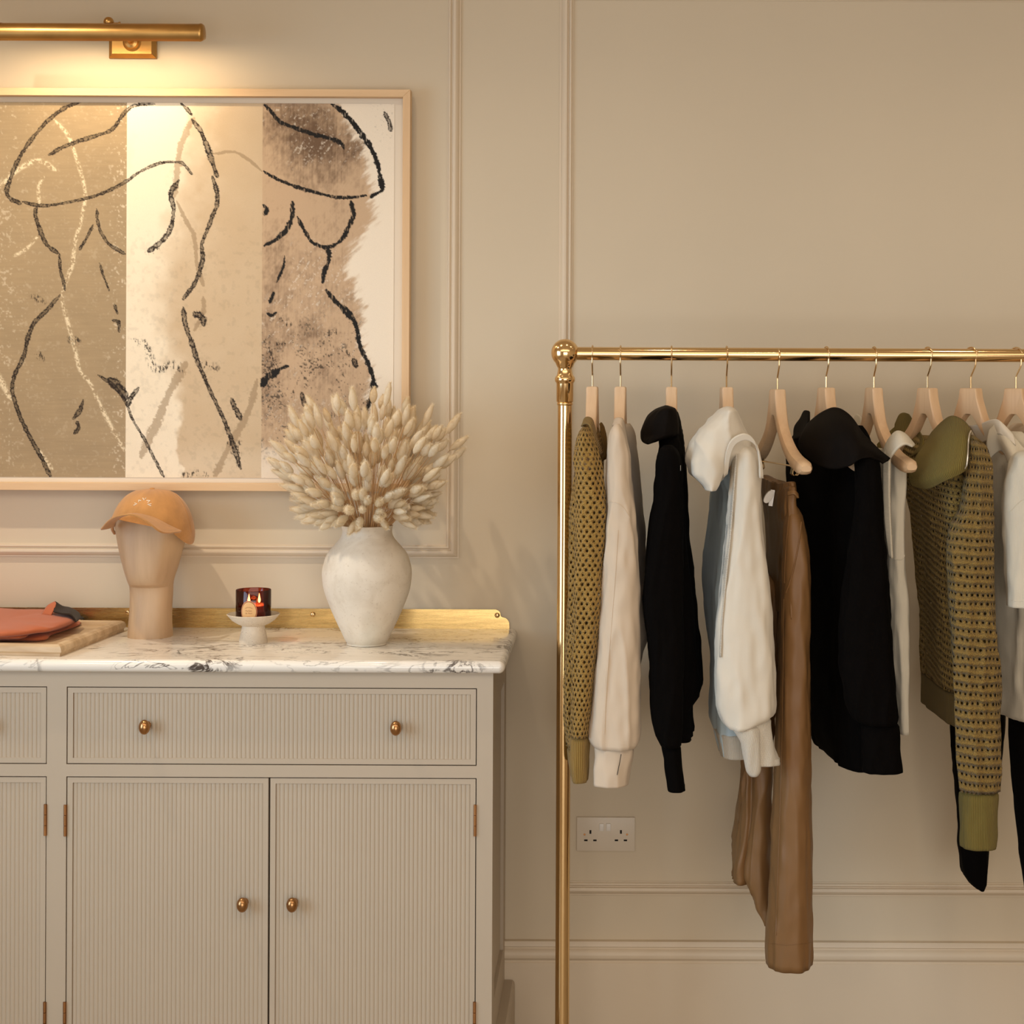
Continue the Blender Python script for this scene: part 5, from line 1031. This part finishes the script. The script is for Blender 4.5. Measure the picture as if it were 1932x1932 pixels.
# 8 olive openwork knit
g = garment('knit_sweater', 'olive openwork knit sweater with a ribbed half zip collar and a long near sleeve', 'knitwear', 1770)
loft('body', [(822, 1786, 1840, 1690, 1725), (850, 1784, 1856, 1680, 1725), (900, 1775, 1855, 1690, 1730), (1000, 1780, 1862, 1712, 1748), (1100, 1784, 1866, 1722, 1760), (1200, 1790, 1868, 1728, 1766), (1285, 1796, 1870, 1728, 1768)], M['knit3'], g, YN+.03, YF, sh=(815, 870, .45), fold=.005, seed=81, p=.5, q=.55)
loft('hem_band', [(1280, 1797, 1869, 1729, 1768), (1315, 1798, 1868, 1728, 1768), (1346, 1800, 1866, 1728, 1766)], M['ribdark'], g, YN+.028, YF-.002, fold=.003, seed=81, lev=20, p=.5, q=.55)
s1 = cuffed('sleeve', [(820, 1834, 1846), (832, 1830, 1858), (848, 1827, 1868), (875, 1824, 1873), (915, 1822, 1874), (950, 1817, 1876), (1000, 1798, 1882), (1050, 1794, 1887), (1100, 1793, 1889), (1200, 1799, 1893), (1300, 1806, 1896.5), (1400, 1812, 1895), (1490, 1818, 1890)], M['knit2'], g, -.56, .05, fold=.007, seed=84, n=88, lev=100)
cuffed('cuff', [(1484, 1817, 1889), (1510, 1817, 1888.5), (1560, 1817.5, 1887.5), (1596, 1818, 1886.5)], M['rib2'], s1, -.56, .042, fold=.0015, lev=24)
patch('collar', [[(1760, 816, -.40), (1779, 797, -.44), (1797, 786.5, -.48), (1817, 795, -.52), (1832, 814, -.54)], [(1746, 838, -.45), (1768, 828, -.51), (1795, 818, -.56), (1815, 822, -.585), (1828, 832, -.59)], [(1728, 866, -.47), (1760, 862, -.54), (1790, 856, -.59), (1812, 856, -.61), (1826, 858, -.61)], [(1716, 897, -.47), (1742, 903, -.54), (1778, 892, -.60), (1806, 880, -.62), (1824, 876, -.615)], [(1722, 916, -.47), (1752, 921, -.54), (1785, 906, -.60), (1808, 895, -.615), (1822, 885, -.61)]], M['rib2'], g, .007, 48, 36, wr=.003, seed=7)
seam('zip', [(1832, 813, -.552), (1829, 820, -.60), (1827, 835, -.61), (1826, 858, -.622), (1824, 876, -.625), (1821, 884, -.62)], M['zip'], g, .0018)
patch('back_collar', [[(1690, 800, -.17), (1699, 782, -.19), (1712, 780, -.22), (1722, 792, -.25)], [(1688, 826, -.17), (1700, 812, -.21), (1716, 808, -.25), (1736, 816, -.31)], [(1690, 850, -.20), (1704, 846, -.24), (1720, 840, -.29), (1744, 832, -.36)], [(1694, 880, -.23), (1708, 872, -.27), (1722, 862, -.32), (1738, 852, -.38)]], M['rib2'], g, .006, 24, 24)
patch('far_shoulder', [[(1655, 838, -.13), (1668, 824, -.14), (1690, 805, -.16)], [(1660, 868, -.13), (1676, 850, -.15), (1700, 830, -.18)], [(1672, 930, -.14), (1688, 910, -.16), (1710, 890, -.19)]], M['rib2'], g, .006, 12, 14)
# 9 cream rib top
g = garment('short_sleeved_tee', 'cream rib short sleeved tee hanging to the right of the olive knit sweater', 'top', 1850)
loft('body', [(812, 1905, 1945, 1800, 1835), (860, 1925, 1985, 1770, 1812), (900, 1930, 1990, 1768, 1812), (1000, 1930, 1990, 1772, 1818), (1150, 1934, 1992, 1782, 1826), (1250, 1936, 1994, 1788, 1830), (1337, 1938, 1994, 1792, 1834)], M['pale'], g, YN+.03, YF, sh=(806, 880, .5), fold=.006, seed=91, p=.5, q=.55)
s1 = cuffed('sleeve', [(850, 1925, 1990), (900, 1912, 2000), (960, 1905, 2005), (1050, 1908, 2005), (1143, 1911, 2003)], M['pale'], g, -.565, .055, fold=.004, seed=93)
patch('neckband', [[(1830, 803, -.33), (1850, 800, -.38), (1868, 793, -.43), (1882, 792, -.465), (1892, 800, -.49), (1912, 822, -.52)], [(1840, 820, -.34), (1856, 816, -.39), (1873, 808, -.45), (1884, 804, -.485), (1894, 810, -.505), (1914, 830, -.53)], [(1848, 836, -.35), (1863, 832, -.40), (1877, 822, -.46), (1886, 819, -.495), (1896, 824, -.51), (1916, 840, -.54)]], M['cream'], g, .005, 36, 14)
patch('shoulder_yoke', [[(1866, 812, -.45), (1886, 796, -.475), (1908, 818, -.51), (1934, 848, -.54), (1960, 880, -.56)], [(1862, 838, -.455), (1882, 822, -.485), (1900, 842, -.53), (1922, 872, -.565), (1940, 905, -.59)], [(1866, 866, -.45), (1888, 850, -.475), (1902, 872, -.52), (1912, 912, -.56), (1922, 950, -.60)]], M['pale'], g, .004, 34, 24, wr=.006, seed=5)
bo9 = [c_ for c_ in g.children if c_.name.startswith('body')][0]
surf_seam('armhole_seam', s1, [(1906, 966), (1915, 955), (1926, 945), (1940, 936)], M['pale'], s1, .001)
surf_seam('hem_stitch', s1, [(1908, 1133), (1920, 1134), (1936, 1133)], M['pale'], s1, .0008)
# 10 pale top cut by the frame, and black trousers below it
g = garment('beige_shirt', 'pale beige shirt mostly hidden behind the cream rib tee', 'top', 1925)
loft('body', [(800, 1985, 2030, 1895, 1935), (860, 2010, 2070, 1868, 1912), (1000, 2010, 2070, 1862, 1910), (1150, 2010, 2070, 1866, 1912), (1300, 2010, 2070, 1870, 1914)], M['beige'], g, YN+.04, YF, sh=(790, 870, .5), fold=.005, seed=97, p=.5, q=.55)
g = garment('black_trousers', 'straight black trousers whose legs show below the olive cuff beyond the cream tee', 'trousers', 1900)
g['group'] = 'clothes hanging on the brass rail'
loft('waist', [(905, 1950, 1990, 1826, 1858), (1000, 1950, 1994, 1824, 1864), (1130, 1952, 1998, 1822, 1872)], M['black'], g, -.47, -.15, fold=.003, seed=99, p=.55, q=.6)
loft('leg', [(1100, 1816, 1880), (1250, 1806, 1900), (1350, 1800, 1904), (1440, 1806, 1896), (1520, 1812, 1884), (1600, 1817, 1871), (1640, 1820, 1868), (1660, 1832, 1867), (1671, 1848, 1862)], M['black'], g, -.29, -.19, fold=.003, seed=101)
loft('leg', [(1100, 1920, 1990), (1250, 1912, 2000), (1345, 1911, 2004), (1450, 1916, 2000), (1540, 1925, 1998), (1700, 1945, 1996)], M['black'], g, -.46, -.36, fold=.003, seed=103)
